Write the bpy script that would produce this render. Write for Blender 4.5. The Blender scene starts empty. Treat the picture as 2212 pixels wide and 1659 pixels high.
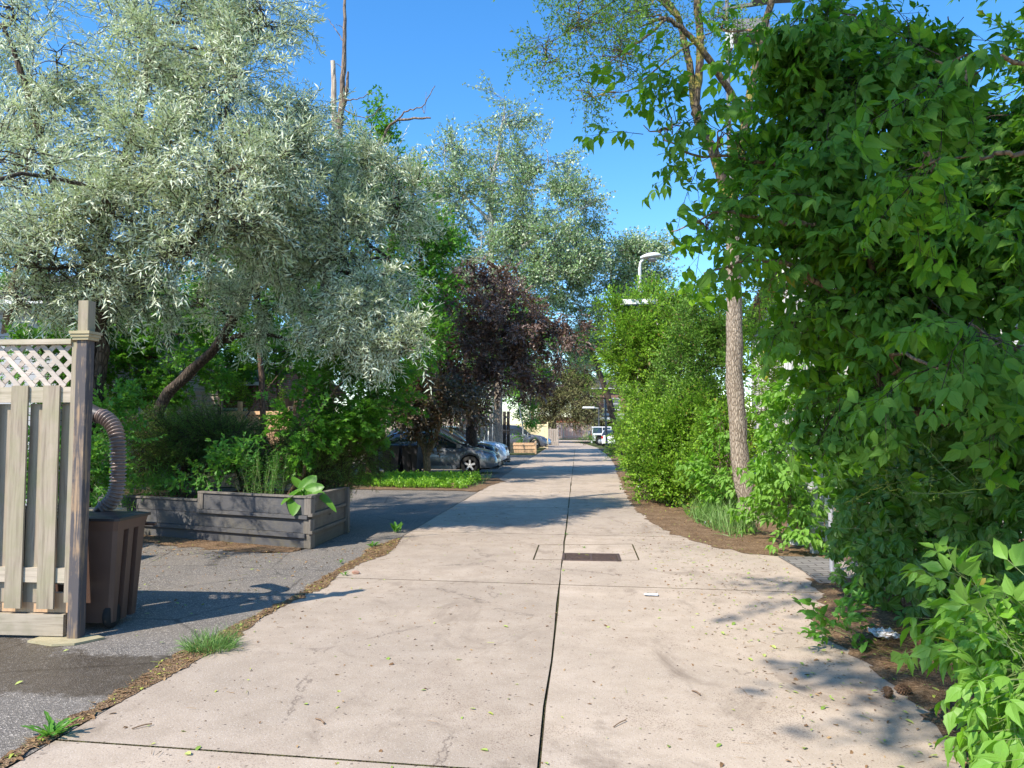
import bpy, bmesh, math, random
import numpy as np
from mathutils import Vector, Matrix

# ------------------------------------------------------------------ camera, sky, sun, exposure
S = bpy.context.scene
COL = S.collection
CAM_H, FPX = 1.6, 1630.0
cam_d = bpy.data.cameras.new('camera'); cam = bpy.data.objects.new('camera', cam_d); COL.objects.link(cam)
cam_d.sensor_width = 36.0; cam_d.lens = 36.0*FPX/2212.0; cam_d.clip_start = 0.05; cam_d.clip_end = 3000
cam.location = (0, 0, CAM_H)
cam.rotation_euler = (math.radians(90+3.35), 0, math.radians(4.95))
S.camera = cam
SUN_EL, SUN_AZ = math.radians(46), math.radians(221.8)      # azimuth clockwise from +Y
W = bpy.data.worlds.new('World'); S.world = W; W.use_nodes = True
wn = W.node_tree.nodes; wl = W.node_tree.links
bg = wn['Background']; bg.inputs['Strength'].default_value = 0.15
sky = wn.new('ShaderNodeTexSky'); sky.sky_type = 'NISHITA'; sky.sun_disc = False
sky.sun_elevation = SUN_EL; sky.sun_rotation = SUN_AZ
sky.air_density = 1.0; sky.dust_density = 0.25; sky.ozone_density = 3.5
hs_ = wn.new('ShaderNodeHueSaturation'); hs_.inputs['Saturation'].default_value = 1.28; hs_.inputs['Value'].default_value = 1.25
wl.new(sky.outputs[0], hs_.inputs['Color']); wl.new(hs_.outputs[0], bg.inputs['Color'])
sd = bpy.data.lights.new('sun', 'SUN'); sun = bpy.data.objects.new('sun', sd); COL.objects.link(sun)
sd.energy = 4.6; sd.angle = math.radians(0.5); sd.color = (1.0, 0.93, 0.81)
sdir = Vector((math.sin(SUN_AZ)*math.cos(SUN_EL), math.cos(SUN_AZ)*math.cos(SUN_EL), math.sin(SUN_EL)))
sun.rotation_euler = sdir.to_track_quat('Z', 'Y').to_euler()
S.view_settings.view_transform = 'Standard'; S.view_settings.look = 'None'
S.view_settings.exposure = 0.72; S.view_settings.gamma = 1.0
S.render.engine = 'CYCLES'
S.cycles.max_bounces = 6; S.cycles.diffuse_bounces = 3; S.cycles.transmission_bounces = 4
S.cycles.use_adaptive_sampling = True
S.cycles.use_denoising = True

rng = np.random.default_rng(7)
random.seed(7)
R = math.radians
_rot = cam.rotation_euler.to_matrix()

# ------------------------------------------------------------------ surveying helpers (plan points of the place)
def ray(px, py):
    return _rot @ Vector(((px-1106)/FPX, -(py-829.5)/FPX, -1))
def at(px, py, Y):
    d = ray(px, py); return Vector((0, 0, CAM_H)) + d*(Y/d.y)
def gnd(px, py, z=0.0):
    d = ray(px, py); return Vector((0, 0, CAM_H)) + d*((z-CAM_H)/d.z)

# ------------------------------------------------------------------ object helpers
def tag(o, label=None, cat=None, group=None, kind=None):
    if label: o['label'] = label
    if cat: o['category'] = cat
    if group: o['group'] = group
    if kind: o['kind'] = kind
    return o
def thing(name, label, cat, loc=(0, 0, 0), rz=0.0, group=None):
    o = bpy.data.objects.new(name, None); COL.objects.link(o)
    o.empty_display_size = 0.1
    o.location = loc; o.rotation_euler = (0, 0, rz)
    return tag(o, label, cat, group)
def dup(root, loc, rz, label, group=None):
    r = root.copy(); COL.objects.link(r); r.location = loc; r.rotation_euler = (0, 0, rz); r['label'] = label
    if group: r['group'] = group
    for ch in list(root.children):
        c = ch.copy(); COL.objects.link(c); c.parent = r
        for g in list(ch.children):
            d = g.copy(); COL.objects.link(d); d.parent = c
    return r

class MB:
    """collects faces (with a material slot each) and builds one mesh"""
    def __init__(s): s.V = []; s.L = []; s.T = []; s.M = []; s.n = 0; s.SM = []
    def add(s, verts, faces, m=0, smooth=False):
        v = np.asarray(verts, dtype=np.float64).reshape(-1, 3)
        s.V.append(v)
        s.L.append(np.concatenate([np.asarray(f, dtype=np.int64) for f in faces]) + s.n)
        s.T.append(np.array([len(f) for f in faces], dtype=np.int64))
        s.M.append(np.full(len(faces), m, dtype=np.int64)); s.SM.append(np.full(len(faces), smooth, dtype=bool))
        s.n += len(v); return s
    def addarr(s, V, L, T, M, smooth=False):
        s.V.append(V.reshape(-1, 3)); s.L.append(L.ravel()+s.n); s.T.append(T.ravel()); s.M.append(M.ravel())
        s.SM.append(np.full(T.size, smooth, dtype=bool)); s.n += V.reshape(-1, 3).shape[0]; return s
    def box(s, c, d, rz=0, m=0, rx=0, ry=0, taper=None, ch=0.0):
        """box of centre c and size d; taper=(tx,ty) scales the top; ch = chamfer of the vertical edges"""
        hx, hy, hz = d[0]/2, d[1]/2, d[2]/2
        tx, ty = taper or (1, 1)
        if ch > 0:
            o = [(-hx+ch, -hy), (hx-ch, -hy), (hx, -hy+ch), (hx, hy-ch), (hx-ch, hy), (-hx+ch, hy), (-hx, hy-ch), (-hx, -hy+ch)]
        else:
            o = [(-hx, -hy), (hx, -hy), (hx, hy), (-hx, hy)]
        n = len(o)
        v = [(x, y, -hz) for x, y in o] + [(x*tx, y*ty, hz) for x, y in o]
        f = [tuple(range(n-1, -1, -1)), tuple(range(n, 2*n))] + [(i, (i+1) % n, n+(i+1) % n, n+i) for i in range(n)]
        M = Matrix.Translation(Vector(c)) @ Matrix.Rotation(rz, 4, 'Z') @ Matrix.Rotation(ry, 4, 'Y') @ Matrix.Rotation(rx, 4, 'X')
        return s.add([tuple(M @ Vector(p)) for p in v], f, m)
    def bar(s, a, b, w, h, m=0, up=(0, 0, 1)):
        """straight square-cut bar from a to b, w wide, h high"""
        a = Vector(a); b = Vector(b); t = (b-a).normalized(); u = Vector(up)
        if abs(t.dot(u)) > .98: u = Vector((0, 1, 0))
        sx = t.cross(u).normalized(); u = sx.cross(t).normalized()
        v = []
        for p in (a, b):
            for i, j in ((-1, -1), (1, -1), (1, 1), (-1, 1)): v.append(tuple(p + sx*(i*w/2) + u*(j*h/2)))
        return s.add(v, [(3, 2, 1, 0), (4, 5, 6, 7), (0, 1, 5, 4), (1, 2, 6, 5), (2, 3, 7, 6), (3, 0, 4, 7)], m)
    def tube(s, pts, rad, n=8, m=0, cap=True, rough=0.0, smooth=True):
        P = np.array([tuple(p) for p in pts], dtype=float)
        k = len(P); rad = np.broadcast_to(np.asarray(rad, float), (k,)) if np.ndim(rad) < 2 else rad
        T = np.gradient(P, axis=0); T /= np.linalg.norm(T, axis=1)[:, None]+1e-9
        ref = np.array([0.0, 0, 1.0]) if abs(T[0, 2]) < .9 else np.array([1.0, 0, 0])
        u = np.cross(T[0], ref); u /= np.linalg.norm(u)
        rings = []
        a = np.arange(n)*2*np.pi/n
        for i in range(k):
            u = u - T[i]*np.dot(u, T[i]); u /= np.linalg.norm(u)+1e-9
            w = np.cross(T[i], u)
            r = rad[i]*(1 + (rng.uniform(-rough, rough, n) if rough else 0))
            rings.append(P[i] + (np.cos(a)*r)[:, None]*u + (np.sin(a)*r)[:, None]*w)
        V = np.concatenate(rings)
        i, j = np.meshgrid(np.arange(k-1), np.arange(n), indexing='ij')
        q = np.stack([i*n+j, i*n+(j+1) % n, (i+1)*n+(j+1) % n, (i+1)*n+j], -1).reshape(-1, 4)
        s.addarr(V, q, np.full(len(q), 4), np.full(len(q), m), smooth)
        if cap:
            s.add(rings[0], [tuple(range(n-1, -1, -1))], m); s.add(rings[-1], [tuple(range(n))], m)
        return s
    def lathe(s, prof, n=16, m=0, c=(0, 0, 0), axis='Z', smooth=True, cap=True):
        """prof = [(radius, height)...] turned about an axis"""
        V = []
        for r, h in prof:
            for k in range(n):
                a = 2*math.pi*k/n; p = (r*math.cos(a), r*math.sin(a), h)
                if axis == 'Y': p = (p[0], p[2], p[1])
                elif axis == 'X': p = (p[2], p[0], p[1])
                V.append((p[0]+c[0], p[1]+c[1], p[2]+c[2]))
        F = [(i*n+j, i*n+(j+1) % n, (i+1)*n+(j+1) % n, (i+1)*n+j) for i in range(len(prof)-1) for j in range(n)]
        s.add(V, F, m, smooth)
        if cap and prof[0][0] > 1e-4: s.add(V[:n], [tuple(range(n))], m)
        if cap and prof[-1][0] > 1e-4: s.add(V[-n:], [tuple(range(n))], m)
        return s
    def prism(s, outline, z0, z1, m=0):
        n = len(outline)
        v = [(p[0], p[1], z0) for p in outline] + [(p[0], p[1], z1) for p in outline]
        return s.add(v, [tuple(range(n-1, -1, -1)), tuple(range(n, 2*n))] + [(i, (i+1) % n, n+(i+1) % n, n+i) for i in range(n)], m)
    def build(s, name, mats, parent=None, world=True, **kw):
        me = bpy.data.meshes.new(name)
        V = np.concatenate(s.V); L = np.concatenate(s.L); T = np.concatenate(s.T); M = np.concatenate(s.M); SM = np.concatenate(s.SM)
        if parent is not None and world:
            root = parent
            off = np.zeros(3)
            while root is not None: off += np.array(root.location); root = root.parent
            V = V - off
        me.vertices.add(len(V)); me.vertices.foreach_set('co', V.astype(np.float32).ravel())
        me.loops.add(len(L)); me.loops.foreach_set('vertex_index', L.astype(np.int32))
        me.polygons.add(len(T)); st = np.concatenate([[0], np.cumsum(T)[:-1]])
        me.polygons.foreach_set('loop_start', st.astype(np.int32)); me.polygons.foreach_set('loop_total', T.astype(np.int32))
        me.polygons.foreach_set('material_index', M.astype(np.int32)); me.polygons.foreach_set('use_smooth', SM)
        me.update(calc_edges=True)
        for mt in (mats if isinstance(mats, (list, tuple)) else [mats]): me.materials.append(mt)
        o = bpy.data.objects.new(name, me); COL.objects.link(o)
        if parent is not None: o.parent = parent
        return tag(o, kw.get('label'), kw.get('cat'), kw.get('group'), kw.get('kind'))

def smooth_path(pts, sub=6, wob=0.0, seed=0):
    """Catmull-Rom through pts [(x,y,z)...] -> array"""
    P = np.array([tuple(p) for p in pts], float)
    if len(P) < 3: return np.linspace(P[0], P[-1], sub+1)
    Q = np.vstack([2*P[0]-P[1], P, 2*P[-1]-P[-2]]); out = []
    for i in range(1, len(Q)-2):
        for t in np.arange(sub)/sub:
            out.append(.5*((2*Q[i]) + (-Q[i-1]+Q[i+1])*t + (2*Q[i-1]-5*Q[i]+4*Q[i+1]-Q[i+2])*t*t + (-Q[i-1]+3*Q[i]-3*Q[i+1]+Q[i+2])*t**3))
    out.append(P[-1]); out = np.array(out)
    if wob: out[1:-1] += np.random.default_rng(seed).normal(0, wob, (len(out)-2, 3))
    return out

# ------------------------------------------------------------------ materials
def newmat(name):
    m = bpy.data.materials.new(name); m.use_nodes = True
    nt = m.node_tree; return m, nt, nt.nodes['Principled BSDF']
def N(nt, t, **k):
    n = nt.nodes.new(t)
    for a, b in k.items():
        if a.startswith('i_'):
            key = a[2:]; key = int(key) if key.isdigit() else key.replace('_', ' ')
            n.inputs[key].default_value = b
        else: setattr(n, a, b)
    return n
def rgba(c): return (c[0], c[1], c[2], 1.0)
def ramp(nt, fac, stops):
    r = nt.nodes.new('ShaderNodeValToRGB'); e = r.color_ramp.elements
    while len(e) < len(stops): e.new(0.5)
    for i, (p, c) in enumerate(stops): e[i].position = p; e[i].color = rgba(c) if len(c) == 3 else c
    nt.links.new(fac, r.inputs[0]); return r.outputs[0]
def mix(nt, fac, a, b, mode='MIX'):
    n = nt.nodes.new('ShaderNodeMix'); n.data_type = 'RGBA'; n.blend_type = mode
    for i, v in ((0, fac), (6, a), (7, b)):
        if hasattr(v, 'node'): nt.links.new(v, n.inputs[i])
        elif i == 0: n.inputs[0].default_value = v
        else: n.inputs[i].default_value = rgba(v)
    return n.outputs[2]
def math_(nt, op, a, b=0.0, c=0.0, clamp=False):
    n = nt.nodes.new('ShaderNodeMath'); n.operation = op; n.use_clamp = clamp
    for i, v in enumerate((a, b, c)):
        if hasattr(v, 'node'): nt.links.new(v, n.inputs[i])
        else: n.inputs[i].default_value = v
    return n.outputs[0]
def coords(nt, scale=(1, 1, 1), kind='Object', loc=(0, 0, 0)):
    tc = nt.nodes.new('ShaderNodeTexCoord'); mp = nt.nodes.new('ShaderNodeMapping')
    mp.inputs['Scale'].default_value = scale; mp.inputs['Location'].default_value = loc
    if kind == 'World':
        g = nt.nodes.new('ShaderNodeNewGeometry'); nt.links.new(g.outputs['Position'], mp.inputs[0])
    else: nt.links.new(tc.outputs[kind], mp.inputs[0])
    return mp.outputs[0]
def noise(nt, vec, scale=5, detail=6, rough=.6, dist=0.0):
    n = N(nt, 'ShaderNodeTexNoise'); n.inputs['Scale'].default_value = scale; n.inputs['Detail'].default_value = detail
    n.inputs['Roughness'].default_value = rough; n.inputs['Distortion'].default_value = dist
    nt.links.new(vec, n.inputs['Vector']); return n.outputs['Fac']
def voro(nt, vec, scale, feature='F1', out='Distance'):
    n = N(nt, 'ShaderNodeTexVoronoi'); n.feature = feature; n.inputs['Scale'].default_value = scale
    nt.links.new(vec, n.inputs['Vector']); return n.outputs[out]
def bump(nt, p, h, strength=.4, dist=.02):
    b = nt.nodes.new('ShaderNodeBump'); b.inputs['Strength'].default_value = strength; b.inputs['Distance'].default_value = dist
    nt.links.new(h, b.inputs['Height']); nt.links.new(b.outputs[0], p.inputs['Normal'])

def simple(name, c, rough=.6, metal=0.0, c2=None, scale=8, bmp=.15, spec=.5, coat=0.0):
    m, nt, p = newmat(name)
    v = coords(nt)
    nz = noise(nt, v, scale, 6)
    c2 = c2 or tuple(x*.7 for x in c)
    col = ramp(nt, nz, [(.3, c2), (.65, c)])
    nt.links.new(col, p.inputs['Base Color']); p.inputs['Roughness'].default_value = rough; p.inputs['Metallic'].default_value = metal
    p.inputs['Specular IOR Level'].default_value = spec; p.inputs['Coat Weight'].default_value = coat
    if bmp: bump(nt, p, noise(nt, v, scale*6, 4), bmp, .004)
    return m

def wood(name, c1, c2, c3=None, axis='Z', rough=.8, paint=None, paint_amt=.5, tint=None):
    """weathered timber, grain along an axis"""
    m, nt, p = newmat(name)
    sc = {'Z': (38, 38, 2.2), 'X': (2.2, 38, 38), 'Y': (38, 2.2, 38)}[axis]
    g = nt.nodes.new('ShaderNodeNewGeometry')
    v0 = coords(nt, sc)
    add = nt.nodes.new('ShaderNodeVectorMath'); add.operation = 'ADD'
    nt.links.new(v0, add.inputs[0])
    cmb = nt.nodes.new('ShaderNodeCombineXYZ')
    r7 = math_(nt, 'MULTIPLY', g.outputs['Random Per Island'], 31.0)
    for i in range(3): nt.links.new(r7, cmb.inputs[i])
    nt.links.new(cmb.outputs[0], add.inputs[1])
    gr = noise(nt, add.outputs[0], 1.0, 8, .65, .6)
    big = noise(nt, coords(nt, (1, 1, 1)), 3.5, 5, .6)
    col = ramp(nt, gr, [(.28, c2), (.5, c1), (.72, tuple(min(1, x*1.18) for x in c1))])
    col = mix(nt, math_(nt, 'MULTIPLY', ramp(nt, big, [(.45, (0, 0, 0)), (.7, (1, 1, 1))]), .65), col, c3 or tuple(x*.75 for x in c1))
    # each board its own tone
    tone = math_(nt, 'MULTIPLY_ADD', g.outputs['Random Per Island'], .34, .83)
    hsv = N(nt, 'ShaderNodeHueSaturation'); nt.links.new(tone, hsv.inputs['Value']); nt.links.new(col, hsv.inputs['Color'])
    col = hsv.outputs[0]
    kd = voro(nt, coords(nt, tuple(1.6 if x < 5 else 7.0 for x in sc)), 1.0); kc = voro(nt, coords(nt, tuple(1.6 if x < 5 else 7.0 for x in sc)), 1.0, out='Color')
    sk = nt.nodes.new('ShaderNodeSeparateColor'); nt.links.new(kc, sk.inputs[0])
    knot = math_(nt, 'MULTIPLY', ramp(nt, kd, [(.07, (1, 1, 1)), (.15, (0, 0, 0))]), math_(nt, 'GREATER_THAN', sk.outputs[0], .6))
    col = mix(nt, math_(nt, 'MULTIPLY', knot, .75), col, tuple(x*.4 for x in c2))
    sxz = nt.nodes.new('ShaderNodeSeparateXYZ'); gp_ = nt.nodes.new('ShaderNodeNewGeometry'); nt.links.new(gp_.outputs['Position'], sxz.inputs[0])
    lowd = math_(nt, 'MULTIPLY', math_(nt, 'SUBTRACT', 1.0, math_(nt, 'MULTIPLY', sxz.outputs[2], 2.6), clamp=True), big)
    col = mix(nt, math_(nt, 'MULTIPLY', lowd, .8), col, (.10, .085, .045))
    if paint:
        pm = ramp(nt, math_(nt, 'ADD', math_(nt, 'MULTIPLY', gr, .55), math_(nt, 'MULTIPLY', big, .45)), [(paint_amt-.05, (1, 1, 1)), (paint_amt+.05, (0, 0, 0))])
        col = mix(nt, pm, col, paint)
    nt.links.new(col, p.inputs['Base Color']); p.inputs['Roughness'].default_value = rough
    p.inputs['Specular IOR Level'].default_value = .25
    bump(nt, p, gr, .5, .004)
    return m

def leafmat(name, cols, back=None, trans=.35, rough=.45, tcol=None, spec=.35, odd=None):
    """cols: 3 greens from dark to light, chosen leaf by leaf; back = colour of the underside; odd = (colour, share) of yellowed leaves"""
    m, nt, p = newmat(name)
    g = nt.nodes.new('ShaderNodeNewGeometry'); rr = g.outputs['Random Per Island']
    big = noise(nt, coords(nt, kind='World'), .9, 3)
    fac = math_(nt, 'ADD', math_(nt, 'MULTIPLY', rr, .6), math_(nt, 'MULTIPLY', big, .4))
    col = ramp(nt, fac, [(.2, cols[0]), (.5, cols[1]), (.8, cols[2])])
    if odd:
        fr = math_(nt, 'FRACT', math_(nt, 'MULTIPLY', rr, 37.31))
        col = mix(nt, math_(nt, 'LESS_THAN', fr, odd[1]), col, odd[0])
    fcol = col
    if back is not None: fcol = mix(nt, g.outputs['Backfacing'], col, back)
    nt.links.new(fcol, p.inputs['Base Color']); p.inputs['Roughness'].default_value = rough
    p.inputs['Specular IOR Level'].default_value = spec
    tr = nt.nodes.new('ShaderNodeBsdfTranslucent')
    tc = mix(nt, .6, col, tcol) if tcol else col
    nt.links.new(tc, tr.inputs['Color'])
    mx = nt.nodes.new('ShaderNodeMixShader'); mx.inputs[0].default_value = trans
    nt.links.new(p.outputs[0], mx.inputs[1]); nt.links.new(tr.outputs[0], mx.inputs[2])
    nt.links.new(mx.outputs[0], nt.nodes['Material Output'].inputs['Surface'])
    return m

def bark(name, c1, c2, scale=1.0, lichen=None):
    m, nt, p = newmat(name)
    v = coords(nt, (14*scale, 14*scale, 2.6*scale), 'World')
    a = noise(nt, v, 1.0, 9, .7, 1.2)
    vo = voro(nt, coords(nt, (22*scale, 22*scale, 5*scale), 'World'), 1.0, 'DISTANCE_TO_EDGE')
    h = math_(nt, 'ADD', math_(nt, 'MULTIPLY', a, .6), math_(nt, 'MULTIPLY', ramp(nt, vo, [(.0, (0, 0, 0)), (.25, (1, 1, 1))]), .5))
    col = ramp(nt, h, [(.25, c2), (.75, c1)])
    if lichen:
        ln = noise(nt, coords(nt, kind='World'), 3.2, 5)
        col = mix(nt, ramp(nt, ln, [(.5, (0, 0, 0)), (.62, (1, 1, 1))]), col, lichen)
    nt.links.new(col, p.inputs['Base Color']); p.inputs['Roughness'].default_value = .9; p.inputs['Specular IOR Level'].default_value = .15
    bump(nt, p, h, .9, .02)
    return m

def glass(name, c=(.02, .025, .03)):
    m, nt, p = newmat(name)
    nz = noise(nt, coords(nt), 3, 2)
    nt.links.new(ramp(nt, nz, [(.3, c), (.7, tuple(x*1.6 for x in c))]), p.inputs['Base Color'])
    p.inputs['Roughness'].default_value = .04; p.inputs['Specular IOR Level'].default_value = .9
    return m
def paint(name, c, rough=.22, metal=.35):
    m, nt, p = newmat(name)
    fl = voro(nt, coords(nt), 900, 'F1', 'Distance')
    nt.links.new(ramp(nt, fl, [(.0, tuple(min(1, x*1.12) for x in c)), (1, tuple(x*.93 for x in c))]), p.inputs['Base Color'])
    d = noise(nt, coords(nt), 4, 6)
    nt.links.new(math_(nt, 'MULTIPLY_ADD', d, .18, rough-.05), p.inputs['Roughness'])
    p.inputs['Metallic'].default_value = metal; p.inputs['Coat Weight'].default_value = .7; p.inputs['Coat Roughness'].default_value = .05
    return m

# concrete of the alley: pinkish grey, exposed aggregate, stains
def concrete_mat():
    m, nt, p = newmat('road_concrete'); v = coords(nt, kind='World')
    big = noise(nt, v, .55, 5, .6, .4); mid = noise(nt, v, 4.2, 6, .65); fine = noise(nt, v, 75, 4, .7)
    g = nt.nodes.new('ShaderNodeNewGeometry')
    col = ramp(nt, mid, [(.25, (.38, .30, .228)), (.55, (.465, .373, .29)), (.8, (.52, .427, .342))])
    col = mix(nt, ramp(nt, big, [(.40, (0, 0, 0)), (.68, (.6, .6, .6))]), col, (.31, .252, .20))
    tone = math_(nt, 'MULTIPLY_ADD', g.outputs['Random Per Island'], .18, .90)
    hsv = N(nt, 'ShaderNodeHueSaturation'); nt.links.new(tone, hsv.inputs['Value']); nt.links.new(col, hsv.inputs['Color']); col = hsv.outputs[0]
    # aggregate: small dark and pale grains
    vd = voro(nt, v, 95); vc = voro(nt, v, 95, out='Color')
    sep = nt.nodes.new('ShaderNodeSeparateColor'); nt.links.new(vc, sep.inputs[0])
    speck = math_(nt, 'MULTIPLY', math_(nt, 'LESS_THAN', vd, .30), math_(nt, 'GREATER_THAN', sep.outputs[0], .62))
    col = mix(nt, math_(nt, 'MULTIPLY', speck, .55), col, (.20, .15, .12))
    pale = math_(nt, 'MULTIPLY', math_(nt, 'LESS_THAN', vd, .30), math_(nt, 'LESS_THAN', sep.outputs[0], .3))
    col = mix(nt, math_(nt, 'MULTIPLY', pale, .4), col, (.66, .60, .54))
    # pits
    pd = voro(nt, v, 17); pc = voro(nt, v, 17, out='Color'); sp2 = nt.nodes.new('ShaderNodeSeparateColor'); nt.links.new(pc, sp2.inputs[0])
    pit = math_(nt, 'MULTIPLY', math_(nt, 'LESS_THAN', pd, .13), math_(nt, 'GREATER_THAN', sp2.outputs[1], .45))
    col = mix(nt, math_(nt, 'MULTIPLY', pit, .75), col, (.10, .075, .06))
    # hairline cracks
    ck = voro(nt, coords(nt, (.55, .42, 1), 'World', (.3, .2, 0)), 1.0, 'DISTANCE_TO_EDGE')
    ckw = math_(nt, 'ADD', ck, math_(nt, 'MULTIPLY', math_(nt, 'SUBTRACT', noise(nt, v, 3.5, 6, .7), .5), .12))
    ckm = math_(nt, 'MULTIPLY', ramp(nt, math_(nt, 'ABSOLUTE', ckw), [(.0, (1, 1, 1)), (.0045, (0, 0, 0))]), math_(nt, 'GREATER_THAN', big, .52))
    col = mix(nt, math_(nt, 'MULTIPLY', ckm, .7), col, (.13, .10, .08))
    # patches worn down to the aggregate
    wr_ = ramp(nt, noise(nt, coords(nt, (1, 1, 1), 'World', (7, 3, 0)), .9, 8, .72, 1.0), [(.50, (0, 0, 0)), (.62, (1, 1, 1))])
    col = mix(nt, math_(nt, 'MULTIPLY', math_(nt, 'MULTIPLY', wr_, math_(nt, 'LESS_THAN', vd, .42)), .5), col, (.22, .155, .115))
    # oil and tyre stains
    st = noise(nt, coords(nt, (1, .55, 1), 'World', (3.1, 1.7, 0)), 1.5, 7, .7, .8)
    col = mix(nt, ramp(nt, st, [(.55, (0, 0, 0)), (.70, (.7, .7, .7))]), col, (.19, .145, .11))
    nt.links.new(col, p.inputs['Base Color']); p.inputs['Roughness'].default_value = .88; p.inputs['Specular IOR Level'].default_value = .2
    h = math_(nt, 'SUBTRACT', math_(nt, 'ADD', math_(nt, 'MULTIPLY', fine, .5), math_(nt, 'MULTIPLY', vd, .5)), math_(nt, 'MULTIPLY', pit, .8))
    bump(nt, p, h, .5, .004)
    return m

def asphalt_mat():
    m, nt, p = newmat('driveway_asphalt'); v = coords(nt, kind='World')
    vd = voro(nt, v, 130); vc = voro(nt, v, 130, out='Color'); sep = nt.nodes.new('ShaderNodeSeparateColor'); nt.links.new(vc, sep.inputs[0])
    col = ramp(nt, sep.outputs[0], [(0, (.085, .075, .066)), (.5, (.155, .137, .12)), (.86, (.22, .195, .168)), (.93, (.44, .385, .325)), (1, (.52, .46, .40))])
    big = noise(nt, v, 1.1, 6, .65); col = mix(nt, ramp(nt, big, [(.35, (0, 0, 0)), (.7, (.6, .6, .6))]), col, (.26, .22, .18))
    # cracks
    cr = voro(nt, coords(nt, (.7, .7, .7), 'World'), 1.0, 'DISTANCE_TO_EDGE'); nzv = noise(nt, v, 5, 5)
    crk = ramp(nt, math_(nt, 'ADD', cr, math_(nt, 'MULTIPLY', math_(nt, 'SUBTRACT', nzv, .5), .05)), [(.0, (1, 1, 1)), (.012, (0, 0, 0))])
    col = mix(nt, math_(nt, 'MULTIPLY', crk, .6), col, (.05, .045, .04))
    # hosed-down wet patch in front of the fence
    sx = nt.nodes.new('ShaderNodeSeparateXYZ'); g = nt.nodes.new('ShaderNodeNewGeometry'); nt.links.new(g.outputs['Position'], sx.inputs[0])
    wob = math_(nt, 'MULTIPLY', math_(nt, 'SUBTRACT', noise(nt, v, 3.2, 8, .75), .5), 1.1)
    yy = math_(nt, 'ADD', sx.outputs[1], wob)
    top = math_(nt, 'SUBTRACT', 5.62, math_(nt, 'MULTIPLY', math_(nt, 'ADD', sx.outputs[0], 4.4, clamp=True), .42))
    w1 = math_(nt, 'MULTIPLY', math_(nt, 'SUBTRACT', top, yy), 9, clamp=True)
    w2 = math_(nt, 'MULTIPLY', math_(nt, 'SUBTRACT', yy, 4.35), 9, clamp=True)
    wet = math_(nt, 'MULTIPLY', w1, w2)
    wcol = mix(nt, math_(nt, 'MULTIPLY_ADD', noise(nt, v, 9, 5, .7), .5, .38), col, (.045, .029, .013))
    col = mix(nt, wet, col, wcol)
    nt.links.new(col, p.inputs['Base Color'])
    nt.links.new(math_(nt, 'MULTIPLY_ADD', wet, -.5, .85), p.inputs['Roughness'])
    p.inputs['Specular IOR Level'].default_value = .3
    bump(nt, p, vd, .8, .006)
    return m

def soil_mat(name, c1, c2, c3, scale=30):
    m, nt, p = newmat(name); v = coords(nt, kind='World')
    a = noise(nt, v, 3, 6, .65); vc = voro(nt, v, scale*2.2, out='Color'); vd = voro(nt, v, scale*2.2)
    sep = nt.nodes.new('ShaderNodeSeparateColor'); nt.links.new(vc, sep.inputs[0])
    col = ramp(nt, math_(nt, 'ADD', math_(nt, 'MULTIPLY', a, .6), math_(nt, 'MULTIPLY', sep.outputs[0], .4)), [(.25, c2), (.5, c1), (.8, c3)])
    nt.links.new(col, p.inputs['Base Color']); p.inputs['Roughness'].default_value = .95; p.inputs['Specular IOR Level'].default_value = .1
    bump(nt, p, math_(nt, 'ADD', vd, a), .9, .012)
    return m

def brick_mat(name, c1, c2, mortar, scale=1.0, bw=.21, bh=.07, flat=False):
    m, nt, p = newmat(name); tc = nt.nodes.new('ShaderNodeTexCoord'); sx = nt.nodes.new('ShaderNodeSeparateXYZ'); nt.links.new(tc.outputs['Object'], sx.inputs[0])
    cb = nt.nodes.new('ShaderNodeCombineXYZ'); nt.links.new(sx.outputs[0] if flat else math_(nt, 'ADD', sx.outputs[0], sx.outputs[1]), cb.inputs[0]); nt.links.new(sx.outputs[1 if flat else 2], cb.inputs[1])
    b = nt.nodes.new('ShaderNodeTexBrick'); b.inputs['Scale'].default_value = scale; b.inputs['Brick Width'].default_value = bw; b.inputs['Row Height'].default_value = bh
    b.inputs['Mortar Size'].default_value = .008; b.inputs['Color1'].default_value = rgba(c1); b.inputs['Color2'].default_value = rgba(c2); b.inputs['Mortar'].default_value = rgba(mortar)
    nt.links.new(cb.outputs[0], b.inputs[0]); nt.links.new(b.outputs[0], p.inputs['Base Color']); p.inputs['Roughness'].default_value = .9
    return m

M = {}
M['concrete'] = concrete_mat(); M['asphalt'] = asphalt_mat()
M['dirt'] = soil_mat('needle_strewn_dirt', (.20, .125, .072), (.085, .052, .032), (.36, .25, .155), 34)
M['soil'] = soil_mat('garden_soil', (.10, .065, .04), (.035, .023, .015), (.17, .12, .08), 20)
M['ground'] = soil_mat('yard_ground', (.07, .085, .03), (.05, .04, .022), (.11, .13, .05), 6)
M['joint'] = soil_mat('joint_dirt', (.085, .068, .038), (.045, .034, .02), (.11, .12, .04), 40)
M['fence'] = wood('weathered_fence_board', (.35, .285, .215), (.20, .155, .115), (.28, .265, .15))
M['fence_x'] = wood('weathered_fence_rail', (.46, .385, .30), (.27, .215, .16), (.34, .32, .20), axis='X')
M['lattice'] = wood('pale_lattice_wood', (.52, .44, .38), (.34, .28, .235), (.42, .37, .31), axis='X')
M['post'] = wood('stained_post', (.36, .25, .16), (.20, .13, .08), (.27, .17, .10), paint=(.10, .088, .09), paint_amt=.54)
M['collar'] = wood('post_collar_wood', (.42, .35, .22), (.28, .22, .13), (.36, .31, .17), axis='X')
M['planter'] = wood('grey_stained_planter_board', (.105, .10, .098), (.07, .066, .064), (.15, .14, .125), axis='X', paint=(.10, .098, .102), paint_amt=.52)
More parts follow.
